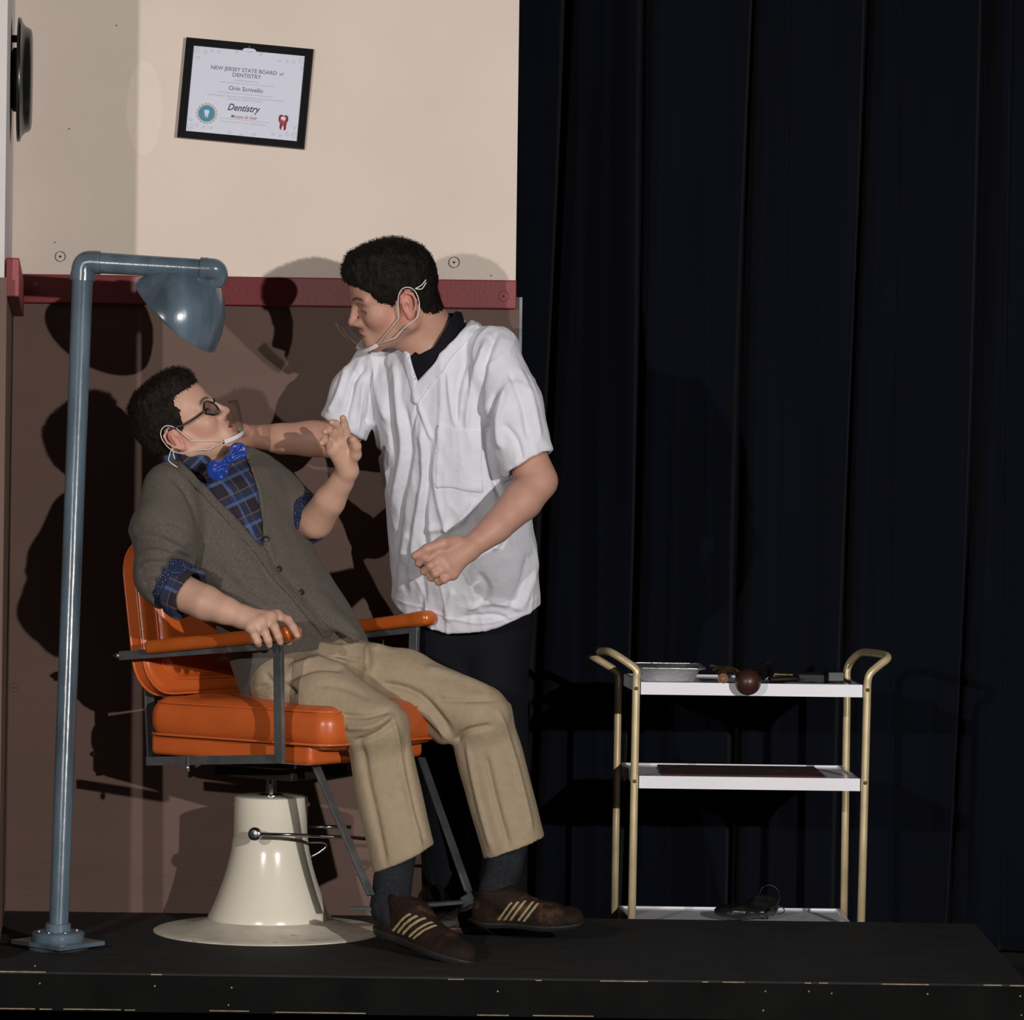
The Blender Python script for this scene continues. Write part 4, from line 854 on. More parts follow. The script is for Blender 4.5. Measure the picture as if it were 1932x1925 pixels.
Vneck = [(352, 838), (338, 868), (350, 884), (412, 945), (452, 985), (487, 1026), (497, 1032), (497, 990), (488, 925), (462, 852), (440, 830)]
f.put((view_prism(Vneck, 7.62), np.array((-9, -9, -9.)), np.array((9, 9, 9.))), .003, '-')
def tcoord(V, O_, R): return (V - O_) @ R
V, Q_ = f.mesh(); V = relax(V, Q_, 2); Nn = normals(V, Q_)
sleeve = [([(250, 998), (300, 1002), (372, 1040)], 7, -.006), ([(252, 1030), (300, 1030), (366, 1062)], 6, -.005), ([(258, 1056), (300, 1052), (352, 1070)], 6, -.005), ([(262, 1080), (290, 1072), (318, 1078)], 5, -.005), ([(270, 1102), (290, 1095), (305, 1098)], 5, -.005), ([(280, 1125), (300, 1118)], 5, -.004),
          ([(262, 1044), (310, 1040), (350, 1060)], 5, .004), ([(264, 1068), (300, 1062), (330, 1070)], 5, .004), ([(252, 1014), (300, 1016), (360, 1048)], 5, .005), ([(320, 898), (352, 930), (372, 985), (374, 1045)], 5, -.008), ([(300, 985), (330, 988), (350, 1000)], 5, -.003)]
front = [([(356, 905), (400, 960), (470, 1040), (560, 1160)], 14, -.003), ([(425, 985), (470, 1060), (500, 1110)], 10, .004), ([(400, 1060), (450, 1110), (520, 1150), (590, 1190)], 10, -.005), ([(400, 1090), (460, 1140), (540, 1180)], 10, .004), ([(470, 1180), (540, 1205), (600, 1205)], 8, -.005), ([(480, 1120), (530, 1160), (575, 1200)], 7, .004), ([(610, 1160), (640, 1180), (672, 1198)], 6, -.006), ([(540, 1080), (570, 1090), (610, 1080)], 9, .003)]
edge_ = [([(497, 1030), (520, 1075), (560, 1118), (598, 1165), (622, 1195)], 3.2, -.006), ([(489, 1038), (510, 1080), (550, 1125), (588, 1170), (612, 1205)], 6, .0035), ([(345, 872), (412, 948), (487, 1030)], 5, .003), ([(462, 850), (488, 925), (499, 1000), (520, 1060)], 5, .003)]
V = fold(V, Nn, sleeve + front + edge_); V = V + Nn*(.0022*vnoise(V*np.array((30, 30, 22)), 3))[:, None]
cdg = mesh('cardigan', V, Q_, M['wool'], man, label='grey-brown knitted cardigan')
fb = card(.0034, True, .003); fb.inter(view_prism([(338, 866), (412, 945), (487, 1027), (502, 1036), (524, 1075), (564, 1116), (604, 1165), (628, 1198), (612, 1207), (588, 1176), (548, 1128), (508, 1086), (478, 1042), (404, 960), (330, 882)], 7.60)); Vb, Qb = fb.mesh(); Vb = relax(Vb, Qb, 4)
Vb = fold(Vb, normals(Vb, Qb), front + sleeve + edge_[1:] + [([(500, 1034), (522, 1075), (562, 1118), (600, 1167), (622, 1198)], 2.5, -.003)]); Nb = normals(Vb, Qb); Vb = Vb + Nb*(.0022*vnoise(Vb*np.array((30, 30, 22)), 3))[:, None]
mesh('button_band', Vb, Qb, M['wool_band'], cdg)
for px, py in ((503, 1018), (527, 1075), (568, 1118), (600, 1167)):
    D_ = 7.47 if py < 1100 else 7.485; 
    i = np.argmin(np.hypot(*(np.array(proj(V)) - np.array((px, py))[:, None])) + 60*np.clip(V[:, 1]-7.58, 0, 1) + 500*(Nn[:, 1] > 0)); mesh('button', *lathe([(0, -.001), (.0065, -.001), (.0075, .0015), (.006, .003), (0, .0022)], V[i], Nn[i], 16), M['button'], man)
# shirt
f = Field(*cloth_box([(300, 850, 7.4), (560, 1080, 7.75)], .03), .004)
f.put(loft([(n[0], n[1]-.012, n[2]-.009) for n in nodes], R1), .01)
f.put(cone(P(388, 892, 7.62), H1.L(-.018, 0, -.045), .0735, .068), .01)
f.inter(lambda X, Y, Z: (X - P(372, 857, 7.55)[0])*(-.12) + (Y-7.55)*.1 + (Z - P(372, 857, 7.55)[2])*.99)
V, Q_ = f.mesh(); V = relax(V, Q_, 1); Nn = normals(V, Q_); V = fold(V, Nn, [([(430, 905), (450, 960), (487, 1010)], 3, .003), ([(424, 905), (442, 960), (482, 1015)], 3, -.002), ([(330, 880), (372, 895), (410, 925)], 4, -.004), ([(365, 862), (385, 885), (410, 897)], 3, .004)])
sh_ = mesh('shirt', V, Q_, M['plaid'], man, tc=tcoord(V, P(440, 950, 7.5), R1)[:, [0, 2, 1]], label='blue plaid shirt')
# collar leaf and rolled cuffs
def patch(poly, off, ymax, m, name, par, tcR=None, fieldf=None):
    f = fieldf(off); f.inter(view_prism(poly, ymax)); V, Q_ = f.mesh()
    return mesh(name, V, Q_, m, par, tc=tcoord(V, P(440, 950, 7.5), tcR)[:, [0, 2, 1]] if tcR is not None else None)
def shirtf(off):
    f = Field(*cloth_box([(320, 850, 7.45), (480, 930, 7.7)], .03), .003); f.put(loft([(n[0], n[1]-.012+off, n[2]-.009+off) for n in nodes], R1), .01); f.put(cone(P(388, 892, 7.62), H1.L(-.018, 0, -.045), .0735+off, .068+off), .01); return f
Rt = np.c_[W1*.8 + A1*.6, N1, A1*.8 - W1*.6]
patch([(336, 858), (400, 858), (410, 893), (404, 900), (378, 897), (346, 878)], .005, 7.6, M['plaid'], 'shirt_collar', man, Rt, shirtf)
def cuff(a, b, r, m, name, thick=.007, hole=None):
    A_, B_ = P(*a), P(*b); d = unit(B_-A_); f = Field(np.minimum(A_, B_)-r-.03, np.maximum(A_, B_)+r+.03, .003); f.put(cone(A_-d*.02, B_+d*.05, r*1.04, r*.98), .004); f.put(cone(A_-d*.02, B_+d*.05, r-thick, r-thick*1.3), .003, '-')
    f.inter(lambda X, Y, Z: -((X-A_[0])*d[0]+(Y-A_[1])*d[1]+(Z-A_[2])*d[2])); f.inter(lambda X, Y, Z: ((X-B_[0])*d[0]+(Y-B_[1])*d[1]+(Z-B_[2])*d[2]))
    V, Q_ = f.mesh(); Nn = normals(V, Q_); V = V + Nn*(.004*vnoise(V*38, 7))[:, None]; e = unit(np.cross(d, (0, 1., 0))); return mesh(name, V, Q_, m, man, tc=(V-A_) @ np.c_[d, e, np.cross(d, e)])
cuff((320, 1098, 7.35), (352, 1114, 7.33), .0585, M['dotted'], 'sleeve_lining', .012)
cuff((334, 1112, 7.34), (358, 1123, 7.325), .0605, M['plaid'], 'shirt_cuff', .010)
cuff((564, 966, 7.665), (592, 994, 7.625), .053, M['dotted'], 'shirt_cuff', .010)
# bow tie
bt = P(430, 869, 7.435)
f = Field(bt - .075, bt + .075, .0025)
bd = unit(P(450, 853, 7.45) - P(408, 890, 7.44)); bn = np.array((-.2, -.95, -.1)); bu = unit(np.cross(bd, bn)); RBt = np.c_[bd, unit(bn), bu]
f.put(ell(bt, (.010, .012, .013), RBt), .004)
for s, lg, hh in ((1, .030, .022), (-1, .032, .025)):
    c = bt + bd*s*.026; f.put(cone(bt + bd*s*.006, bt + bd*s*lg, .008, hh, (bn, 2.8)), .006)
    f.put(cone(bt + bd*s*.01 - bn*.012, bt + bd*s*.045 - bn*.020 + bu*.008, .001, .0035), .006, '-'); f.put(cone(bt + bd*s*.01 - bn*-.012, bt + bd*s*.045 + bn*.018 + bu*.004, .0015, .003), .005, '-')
V, Q_ = f.mesh(); Nn = normals(V, Q_); V = V + Nn*(.0014*vnoise(V*110, 9))[:, None]
V = fold(V, normals(V, Q_), [([(432, 866), (445, 850), (455, 838)], 2.2, -.005), ([(434, 868), (450, 858), (462, 856)], 2.2, -.005), ([(432, 864), (438, 850), (442, 838)], 2, .004), ([(427, 872), (415, 880), (404, 886)], 2.2, -.005), ([(428, 874), (420, 890), (418, 902)], 2.4, -.006), ([(427, 871), (412, 872), (402, 872)], 2, .004), ([(430, 874), (427, 890), (428, 900)], 2, .004)])
mesh('bow_tie', V, Q_, M['satin'], man, label='shiny blue bow tie')
# trousers
Pk = [(565, 1250, 7.63), (545, 1278, 7.53), (705, 1362, 7.38), (650, 1262, 7.72), (905, 1352, 7.6), (765, 1640, 7.4), (972, 1620, 7.6)]
f = Field(*cloth_box(Pk, .10), .004)
f.put(ell(P(570, 1246, 7.63), (.17, .13, .085)), .03); f.put(cone(P(770, 1320, 7.64), P(836, 1384, 7.60), .04, .026), .02)
for a, b in (((540, 1285, 7.54, .085), (620, 1318, 7.46, .080)), ((620, 1318, 7.46, .080), (712, 1372, 7.38, .069)), ((615, 1258, 7.70, .075), (760, 1290, 7.66, .078)), ((760, 1290, 7.66, .078), (905, 1350, 7.60, .072))): f.put(cone(P(*a[:3]), P(*b[:3]), a[3], b[3]), .02)
for (nd, cut) in (([(714, 1362, 7.39, .058, .058), (715, 1400, 7.40, .070, .062), (733, 1500, 7.41, .077, .064), (750, 1570, 7.41, .075, .066), (766, 1640, 7.41, .075, .066), (772, 1670, 7.41, .075, .066)], ((705, 1648), (823, 1592))),
                  ([(908, 1345, 7.61, .068, .06), (916, 1400, 7.62, .078, .062), (944, 1500, 7.63, .078, .066), (965, 1580, 7.63, .075, .068), (980, 1640, 7.63, .074, .068)], ((915, 1620), (1030, 1578)))):
    ax_ = unit(P(*nd[0][:3]) - P(*nd[-1][:3])); wx = unit(np.cross((0, 1., 0), ax_)); dx_ = np.cross(ax_, wx)
    lf = loft([(P(*a[:3]), a[3], a[4]) for a in nd], np.c_[wx, dx_, ax_]); A_ = P(*cut[0], nd[-1][2]); B_ = P(*cut[1], nd[-1][2]); nr = unit(np.cross(B_-A_, (0, 1., .0))); nr = nr if nr[2] < 0 else -nr
    fn0 = lf[0]; f.put(((lambda X, Y, Z, fn0=fn0, A_=A_, nr=nr: np.maximum(fn0(X, Y, Z), (X-A_[0])*nr[0]+(Y-A_[1])*nr[1]+(Z-A_[2])*nr[2])), lf[1], lf[2]), .022)
    ctr = P(*nd[-2][:3]); 
    f.put((lambda X, Y, Z, fn0=fn0, A_=A_, nr=nr: np.maximum(fn0(X, Y, Z) + .013, -((X-A_[0])*nr[0]+(Y-A_[1])*nr[1]+(Z-A_[2])*nr[2]) - .05), lf[1], lf[2]), .002, '-')
V, Q_ = f.mesh(); V = relax(V, Q_, 2); Nn = normals(V, Q_)
V = fold(V, Nn, [(a_, b_*.75, c_*1.6) for a_, b_, c_ in [([(590, 1215), (640, 1222), (690, 1218), (740, 1230)], 7, .005), ([(600, 1232), (650, 1240), (690, 1248)], 6, -.005), ([(690, 1215), (692, 1245), (690, 1275)], 4, -.005), ([(545, 1262), (600, 1245), (660, 1250)], 8, .006), ([(540, 1285), (590, 1262), (650, 1262)], 7, -.005),
     ([(640, 1350), (690, 1352), (735, 1340)], 7, -.006), ([(650, 1372), (700, 1372), (740, 1350)], 7, .006), ([(668, 1400), (710, 1385), (745, 1358)], 7, -.007), ([(680, 1400), (700, 1500), (730, 1640)], 9, -.004), ([(740, 1350), (765, 1460), (795, 1600)], 5, .005), ([(760, 1400), (775, 1500), (800, 1590)], 8, -.006),
     ([(720, 1290), (790, 1310), (850, 1380)], 9, -.008), ([(745, 1322), (800, 1345), (850, 1400)], 8, .006), ([(860, 1400), (880, 1380), (930, 1370)], 7, -.006), ([(800, 1260), (860, 1275), (930, 1305)], 9, .004), ([(820, 1320), (880, 1322), (940, 1320)], 7, -.004), ([(940, 1340), (975, 1450), (1005, 1570)], 6, .005), ([(915, 1420), (935, 1510), (960, 1600)], 8, -.006), ([(880, 1400), (900, 1500), (930, 1610)], 6, .004),
     ([(480, 1300), (530, 1290), (560, 1310)], 6, -.005), ([(500, 1270), (520, 1300), (515, 1320)], 6, -.004), ([(600, 1290), (660, 1300), (700, 1320)], 9, -.003)]])
V = V + Nn*(.002*vnoise(V*np.array((34, 34, 14)), 5))[:, None]
mesh('trousers', V, Q_, M['khaki'], man, label='khaki trousers')
def sock(pts, name='sock'):
    f = Field(*cloth_box(pts, .07), .004); chain(f, pts, .02); V, Q_ = f.mesh(); Nn = normals(V, Q_); V = V+Nn*(.0015*vnoise(V*60, 2))[:, None]; mesh(name, V, Q_, M['sock'], man)
sock([(752, 1600, 7.41, .042), (742, 1660, 7.40, .043), (735, 1712, 7.37, .043), (752, 1745, 7.34, .036)]); sock([(964, 1590, 7.64, .040), (950, 1640, 7.62, .041), (938, 1675, 7.59, .040), (950, 1700, 7.58, .034)])
shoe(man, P(712, 1762, 7.385), P(868, 1822, 7.20), (.34, -.12, 1), .295, -1, ('suede', 'sole', True))
h_, t_ = P(897, 1742, 7.60), P(1078, 1750, 7.52)
shoe(man, h_, t_, (-.05, -.25, 1), .262, -1, ('suede', 'sole', True))
# ---------------------------------------------------------------- standing man
man2 = thing('person', 'standing man in white short-sleeved tunic and black trousers bending over the seated man', 'person', P(900, 1740, 7.8))
H2 = Head(P(754, 565, 7.55), (-.955, -.13, -.275), 1.02, math.radians(-15))
f = Field((P(395, 1190, 7.6)[0], 7.26, P(900, 1200, 7.8)[2]), (P(1062, 430, 7.4)[0], 7.93, P(700, 440, 7.5)[2]+.04), .0028)
W2 = unit(np.array((.89, -.45, 0))); A2 = unit(P(824, 640, 7.62)-P(880, 1180, 7.83)); W2 = unit(W2-A2*(A2@W2)); N2 = np.cross(A2, W2); R2 = np.c_[W2, N2, A2]
tn = [(826, 618, 7.63, .075, .062), (828, 640, 7.63, .135, .085), (833, 690, 7.63, .187, .108), (842, 780, 7.65, .188, .120), (850, 870, 7.68, .176, .120), (864, 960, 7.72, .178, .124), (874, 1050, 7.775, .186, .122), (878, 1120, 7.825, .192, .112), (880, 1200, 7.862, .194, .106)]
nodes2 = [(P(*a[:3]), a[3], a[4]) for a in tn]
f.put(loft([(n[0], n[1]-.03, n[2]-.022) for n in nodes2[:-1]], R2), .02)
f.put(cone(P(826, 652, 7.625), H2.L(-.025, 0, -.035), .064, .060), .02); f.put(cone(P(806, 668, 7.575), H2.L(.02, 0, -.07), .034, .036), .03)
add_head(f, H2)
chain(f, [(934, 700, 7.55, .040), (1004, 885, 7.50, .045), (1016, 908, 7.49, .0435), (985, 945, 7.465, .0455), (935, 996, 7.42, .035), (884, 1036, 7.385, .0255)])
hand(f, P(884, 1036, 7.385), [P(826, 1040, 7.355), P(832, 1056, 7.345), P(841, 1070, 7.345), P(853, 1082, 7.352)],
     [[P(803, 1052, 7.34), P(790, 1062, 7.352), P(796, 1068, 7.372)], [P(812, 1068, 7.33), P(800, 1078, 7.345), P(808, 1082, 7.368)], [P(822, 1082, 7.333), P(813, 1090, 7.348), P(821, 1091, 7.368)], [P(838, 1093, 7.34), P(828, 1098, 7.352), P(834, 1097, 7.37)]],
     [P(862, 1022, 7.37), P(836, 1026, 7.345), P(806, 1036, 7.335), P(783, 1049, 7.34)], rw=.030, rp=.0155)
chain(f, [(706, 715, 7.69, .036), (652, 812, 7.70, .043), (635, 828, 7.70, .046), (585, 828, 7.715, .042), (530, 828, 7.73, .036), (478, 824, 7.745, .028)])
hand(f, P(474, 824, 7.745), [P(434, 812, 7.75), P(430, 826, 7.735), P(430, 840, 7.73), P(434, 853, 7.735)],
     [[P(418, 822, 7.735), P(410, 834, 7.728), P(408, 846, 7.724)], [P(412, 834, 7.718), P(404, 846, 7.715), P(402, 858, 7.715)], [P(414, 850, 7.715), P(408, 862, 7.71), P(408, 872, 7.715)], [P(422, 864, 7.72), P(418, 874, 7.72), P(419, 882, 7.72)]],
     [P(462, 812, 7.72), P(448, 806, 7.70), P(436, 812, 7.69), P(428, 822, 7.69)])
V, Q_, c_ = finish_skin(f, H2, SKIN*np.array((.90, .83, .84)), 'body', man2, eye='down', red=(.56, .22, .17), stub=.1); body2 = mesh('body', V, Q_, M['skin'], man2, col=c_); del f  # darker, redder skin tint stands in for shade on his face
add_hair(H2, [(.125, .080), (.10, .066), (.084, .060), (.070, .050), (.063, .034), (.050, .010), (.040, -.004), (.028, .0), (.016, .018), (.006, .034), (-.006, .038), (-.022, .034), (-.032, .004), (-.038, -.030), (-.06, -.042), (-.13, -.045), (-.15, .1), (-.05, .21), (.12, .19)],
         [((.030, 0, .116), (.070, .055, .026)), ((.085, 0, .090), (.028, .045, .026))], 'hair', man2, 12, ln=.0065, nstr=10000)
shield(H2, man2, 0, 0, ([H2.L(-.030, .083, .034), H2.L(-.045, .084, .038), H2.L(-.058, .086, .048)], [H2.L(-.030, .083, .034), H2.L(-.044, .085, .030), H2.L(-.057, .086, .042)]))
mesh('cheek_tape', *prism([H2.L(.012, .075, -.046), H2.L(.028, .072, -.058), H2.L(.000, .072, -.062), H2.L(-.018, .070, -.05), H2.L(-.012, .074, -.042)], H2.l*.0015), M['clear'], man2, smooth=False)
# tunic
sl2 = [((932, 676, 7.54, .062), (965, 765, 7.51, .069)), ((965, 765, 7.51, .069), (998, 885, 7.50, .063)), ((712, 672, 7.68, .046), (672, 745, 7.69, .060)), ((672, 745, 7.69, .060), (640, 830, 7.70, .058))]
def tun(off=0., h=.0036, box_=None):
    f = Field(*(box_ or cloth_box([(600, 600, 7.4), (1050, 1200, 7.9)], .05)), h); lf = loft(nodes2, R2, off); c0 = nodes2[-1][0]
    def fn(X, Y, Z):
        x, y, z = X-c0[0], Y-c0[1], Z-c0[2]; u = x*W2[0]+y*W2[1]+z*W2[2]; t = x*A2[0]+y*A2[1]+z*A2[2]
        return np.maximum(lf[0](X, Y, Z), .046 + .036*np.clip(np.abs(u-.012)/.18, 0, 1.1)**2.0 + .016*np.clip(-u/.18, 0, 1) - t)
    f.put((fn, lf[1], lf[2]), .01)
    s_ = []
    for a, b in sl2[:2]: f.put(cone(P(*a[:3]), P(*b[:3]), a[3]+off, b[3]+off), .018)
    for a, b in sl2[2:]: f.put(cone(P(*a[:3]), P(*b[:3]), a[3]+off, b[3]+off), .018)
    f.put(cone(P(830, 672, 7.60), P(828, 640, 7.60), .087+off, .080+off), .02)
    f.put(ell(P(920, 642, 7.58), (.065+off, .055+off, .026+off)), .04)
    return f
f = tun()
# cut the sleeve ends and hollow them
def endcut(f, A_, d, r, depth=.06):
    f.put((lambda X, Y, Z: np.maximum(-((X-A_[0])*d[0]+(Y-A_[1])*d[1]+(Z-A_[2])*d[2]), np.sqrt((X-A_[0])**2+(Y-A_[1])**2+(Z-A_[2])**2) - .11), A_-.12, A_+.12), .001, '-')
    f.put(cone(A_-d*depth, A_+d*.03, r, r), .004, '-')
cA, dA = P(999, 873, 7.50), unit(P(1026, 923, 7.49)-P(999, 873, 7.50)); cB, dB = P(650, 808, 7.70), unit(P(626, 850, 7.70)-P(650, 808, 7.70))
endcut(f, cA, dA, .0525); endcut(f, cB, dB, .0465)
Vn = [(752, 560), (760, 632), (787, 723), (846, 652), (888, 606), (880, 560)]
f.put((view_prism(Vn, lambda X, Z: 7.66), np.array((-9, -9, -9.)), np.array((9, 9, 9.))), .002, '-')
lf = loft([(n[0] - A2*.02, n[1]-.016, n[2]-.016) for n in nodes2[-2:]], R2); f.put(lf, .001, '-')
V, Q_ = f.mesh(); V = relax(V, Q_, 2); Nn = normals(V, Q_)
S_ = [([(700, 650), (712, 730), (735, 800)], 9, .008), ([(722, 665), (735, 760), (745, 860)], 8, -.007), ([(745, 680), (752, 760), (760, 850), (740, 960)], 8, .008), ([(762, 760), (775, 850), (758, 950), (748, 1040)], 8, -.008),
      ([(795, 790), (800, 900), (785, 1000), (775, 1120)], 8, .008), ([(812, 830), (805, 930), (800, 1010), (812, 1060)], 7, -.007), ([(830, 800), (822, 900), (836, 980), (860, 1040)], 8, .006),
      ([(940, 622), (915, 690), (905, 770), (930, 850)], 8, -.009), ([(918, 640), (900, 700), (885, 760), (880, 810)], 8, .007), ([(880, 680), (865, 740), (860, 800)], 6, -.006), ([(845, 700), (850, 760), (862, 810)], 6, .005),
      ([(935, 740), (918, 800), (925, 880), (945, 940)], 8, -.010), ([(955, 730), (940, 790), (948, 850)], 8, .009), ([(960, 700), (985, 760), (998, 830)], 9, -.006), ([(975, 690), (1003, 750), (1020, 830)], 7, .005), ([(950, 800), (975, 830), (985, 870)], 7, -.006),
      ([(900, 940), (860, 990), (800, 1000)], 9, .006), ([(945, 960), (925, 990), (900, 1010)], 9, -.006), ([(980, 980), (950, 1010), (930, 1040)], 8, .005),
      ([(770, 1000), (760, 1060), (755, 1120)], 9, .006), ([(792, 1060), (800, 1120), (790, 1160)], 8, -.005), ([(1000, 1040), (985, 1100), (960, 1150)], 10, -.007), ([(1012, 1000), (1008, 1080), (985, 1150)], 8, .006), ([(880, 1150), (930, 1135), (985, 1150)], 8, .007), ([(870, 1165), (930, 1160), (960, 1170)], 6, -.005), ([(900, 1080), (920, 1110), (900, 1150)], 10, -.005), ([(855, 1110), (845, 1150), (850, 1175)], 8, .005),
      ([(655, 690), (640, 740), (622, 780)], 6, .006), ([(672, 700), (662, 750), (650, 800)], 6, -.008), ([(686, 720), (680, 770), (672, 815)], 6, .006), ([(690, 690), (668, 720), (660, 745)], 5, -.006), ([(702, 700), (698, 760), (690, 800)], 6, -.009),
      ([(783, 745), (800, 790), (815, 830)], 5, .006), ([(790, 760), (780, 800), (776, 830)], 4, -.005), ([(740, 1128), (800, 1150), (900, 1176), (990, 1158)], 3, .002)]
S_ = [(a, b*.72, c*1.15) for a, b, c in S_]
V = fold(V, Nn, S_)
def crumple(V): q = V @ R2; r1 = 1-2*np.abs(vnoise(q*np.array((20, 20, 6))+vnoise(q*9, 2)[:, None]*.6, 31)); r2 = 1-2*np.abs(vnoise(q*np.array((34, 34, 16))+5, 37)); return (.0032*r1*np.abs(r1) + .0016*r2)[:, None]
V = V + Nn*crumple(V)
tu = mesh('tunic', V, Q_, M['tunic'], man2, label='white V-necked short-sleeved tunic')
BXT = (np.minimum(P(740, 960, 7.4), P(740, 960, 7.8)), np.maximum(P(940, 560, 7.4), P(940, 560, 7.8)))
def piece(name, poly, off, ymax, m=M['tunic']):
    pp_ = np.array(poly); x0, y0 = pp_.min(0)-12; x1, y1 = pp_.max(0)+12; pts = [P(a, b, c) for a in (x0, x1) for b in (y0, y1) for c in (7.40, ymax)]; pts = np.array(pts)
    f = tun(off, .003, (pts.min(0), pts.max(0))); f.inter(view_prism(poly, ymax)); V, Q_ = f.mesh(); V = relax(V, Q_, 3); V = fold(V, normals(V, Q_), S_); V = V + normals(V, Q_)*crumple(V); return mesh(name, V, Q_, m, tu)
piece('chest_pocket', [(829, 804), (907, 815), (910, 929), (824, 917)], .0045, 7.62)
piece('neck_band', [(787, 723), (846, 652), (889, 606), (904, 614), (862, 662), (803, 742), (788, 760), (778, 744)], .0052, 7.66)
piece('neck_band', [(787, 723), (760, 632), (752, 634), (774, 722), (779, 745), (790, 736)], .0046, 7.66)
# undershirt
f = Field(*cloth_box([(745, 580, 7.5), (900, 760, 7.75)], .02), .004); f.put(loft([(n[0], n[1]-.020, n[2]-.014) for n in nodes2], R2), .01); f.put(cone(P(826, 668, 7.60), P(818, 612, 7.59), .079, .071), .02)
f.put((view_prism([(700, 560), (740, 640), (768, 648), (791, 669), (818, 656), (842, 618), (858, 588), (860, 540)], 7.63), np.array((-9, -9, -9.)), np.array((9, 9, 9.))), .002, '-')
f.inter(lambda X, Y, Z: Z - P(840, 589, 7.6)[2])
V, Q_ = f.mesh(); mesh('undershirt', V, Q_, M['undershirt'], man2, label='black round-necked undershirt')
# trousers and shoes
f = Field(*cloth_box([(760, 1120, 7.7), (1000, 1740, 7.88)], .1), .005)
f.put(ell(P(884, 1180, 7.87), (.155, .092, .13)), .03)
for pts in ([(932, 1190, 7.87, .084), (938, 1440, 7.83, .075), (945, 1640, 7.74, .062), (950, 1722, 7.71, .058)], [(838, 1190, 7.88, .084), (836, 1440, 7.86, .072), (838, 1600, 7.87, .058), (838, 1668, 7.875, .056)]): chain(f, pts, .02)
V, Q_ = f.mesh(); Nn = normals(V, Q_); V = V + Nn*(.006*vnoise(V*np.array((16, 16, 7)), 15))[:, None]
mesh('trousers', V, Q_, M['trousers_black'], man2, label='black trousers')
h_, t_ = P(985, 1764, 7.72), P(815, 1764, 7.70); h_[2] = t_[2] = PT+.001
shoe(man2, h_, t_, (0, 0, 1), .285, 1, ('leather', 'welt', False))
h_ = P(838, 1716, 7.92); t_ = P(790, 1722, 7.7); h_[2] = t_[2] = PT+.001
shoe(man2, h_, t_, (0, 0, 1), .275, 1, ('leather', 'welt', False))

# ================================================================== TROLLEY
DA, DB = 8.13, 8.55
tr_ = thing('serving_trolley', 'brass-legged white serving trolley standing behind the platform before the curtain', 'trolley', np.array((P(1400, 1720, 8.3)[0], 8.34, 0)))
legs = {'fl': (1200, 1192, DA), 'fr': (1636, 1625, DA), 'bl': (1166, 1159, DB), 'br': (1598, 1592, DB)}
rl = 8.2*DA/F*.92
def legpt(k, y): x0, x1, D = legs[k]; return P(x0 + (x1-x0)*(y-1310)/420, y, D)
zfl = .045
def leg_line(k): a, b = legpt(k, 1300), legpt(k, 1725); d = (b-a)/(b[2]-a[2]); return a, a + d*(zfl-a[2])
for side in ('l', 'r'):
    a0_, a1_ = leg_line('f'+side); b0_, b1_ = leg_line('b'+side); s = -1 if side == 'l' else 1
    if side == 'l': up1 = [legpt('fl', 1280), P(1200, 1264, DA), P(1180, 1248, DA+.01), P(1156, 1233, DA+.03), P(1141, 1229, DA+.10), P(1112, 1232, DB-.10), P(1116, 1238, DB-.03), P(1140, 1252, DB-.01), P(1163, 1268, DB), legpt('bl', 1284)]
    else: up1 = [legpt('fr', 1290), P(1641, 1272, DA), P(1658, 1256, DA+.01), P(1674, 1243, DA+.03), P(1668, 1236, DA+.10), P(1632, 1231, DB-.08), P(1618, 1236, DB-.02), P(1604, 1250, DB), P(1598, 1266, DB), legpt('br', 1284)]
    mesh('end_frame', *tube([a1_, (a0_+a1_)/2, a0_] + spline(up1, 5) + [b0_, (b0_+b1_)/2, b1_], rl, 16), M['brass'], tr_)
    for pt in (a1_, b1_):
        c0 = pt.copy(); c0[2] = .024; w_ = mesh('caster', *join(lathe([(0, zfl-.024+.01), (.008, zfl-.024+.01), (.012, zfl-.024-.002), (0, zfl-.024-.002)], c0, (0, 0, 1), 12)), M['zinc'], tr_); mesh('wheel', *lathe([(0, -.008), (.02, -.008), (.024, -.004), (.024, .004), (.02, .008), (0, .008)], c0, (1, 0, 0), 20), M['black'], w_, autosmooth=40)
def tray(yfl, yfr, ybl, ybr, h, name='tray'):
    c = [legpt('fl', yfl) + (.012, .0, 0), legpt('fr', yfr) + (-.012, 0, 0), legpt('br', ybr) + (-.012, 0, 0), legpt('bl', ybl) + (.012, 0, 0)]; z = c[0][2] + (c[1][2]-c[0][2])*0; 
    for p in c: p[2] = z
    cc = sum(c)/4; inn = [cc + (p-cc)*.972 for p in c]; dn = np.array((0, 0, -h)); fl_ = np.array((0, 0, -.005)); t2_ = np.array((0, 0, -.002))
    V = np.array(c + [p+dn for p in c] + [p+dn+(cc-p)*.02 for p in c] + inn + [p+fl_+(cc-p)*.01 for p in inn]); Fc = []
    for i in range(4): j = (i+1) % 4; Fc += [[i, j, 4+j, 4+i], [4+i, 4+j, 8+j, 8+i], [i, j, 12+j, 12+i], [12+i, 12+j, 16+j, 16+i]]
    Fc += [[16, 17, 18, 19], [8, 9, 10, 11]]
    mesh(name, V, Fc, M['white_tray'], tr_, smooth=False); return z, c
zt1, c1 = tray(1287, 1292, 1268, 1278, .031); zt2, c2 = tray(1464, 1466, 1440, 1443, .031); zt3, c3 = tray(1748, 1748, 1722, 1725, .028)
for k, y in (('fl', 1299), ('fr', 1302), ('fl', 1474), ('fr', 1477)): mesh('rivet', *lathe([(0, rl-.001), (.005, rl-.0005), (.004, rl+.002), (0, rl+.0025)], legpt(k, y), (0, -1, 0), 12), M['oldbrass'], tr_)
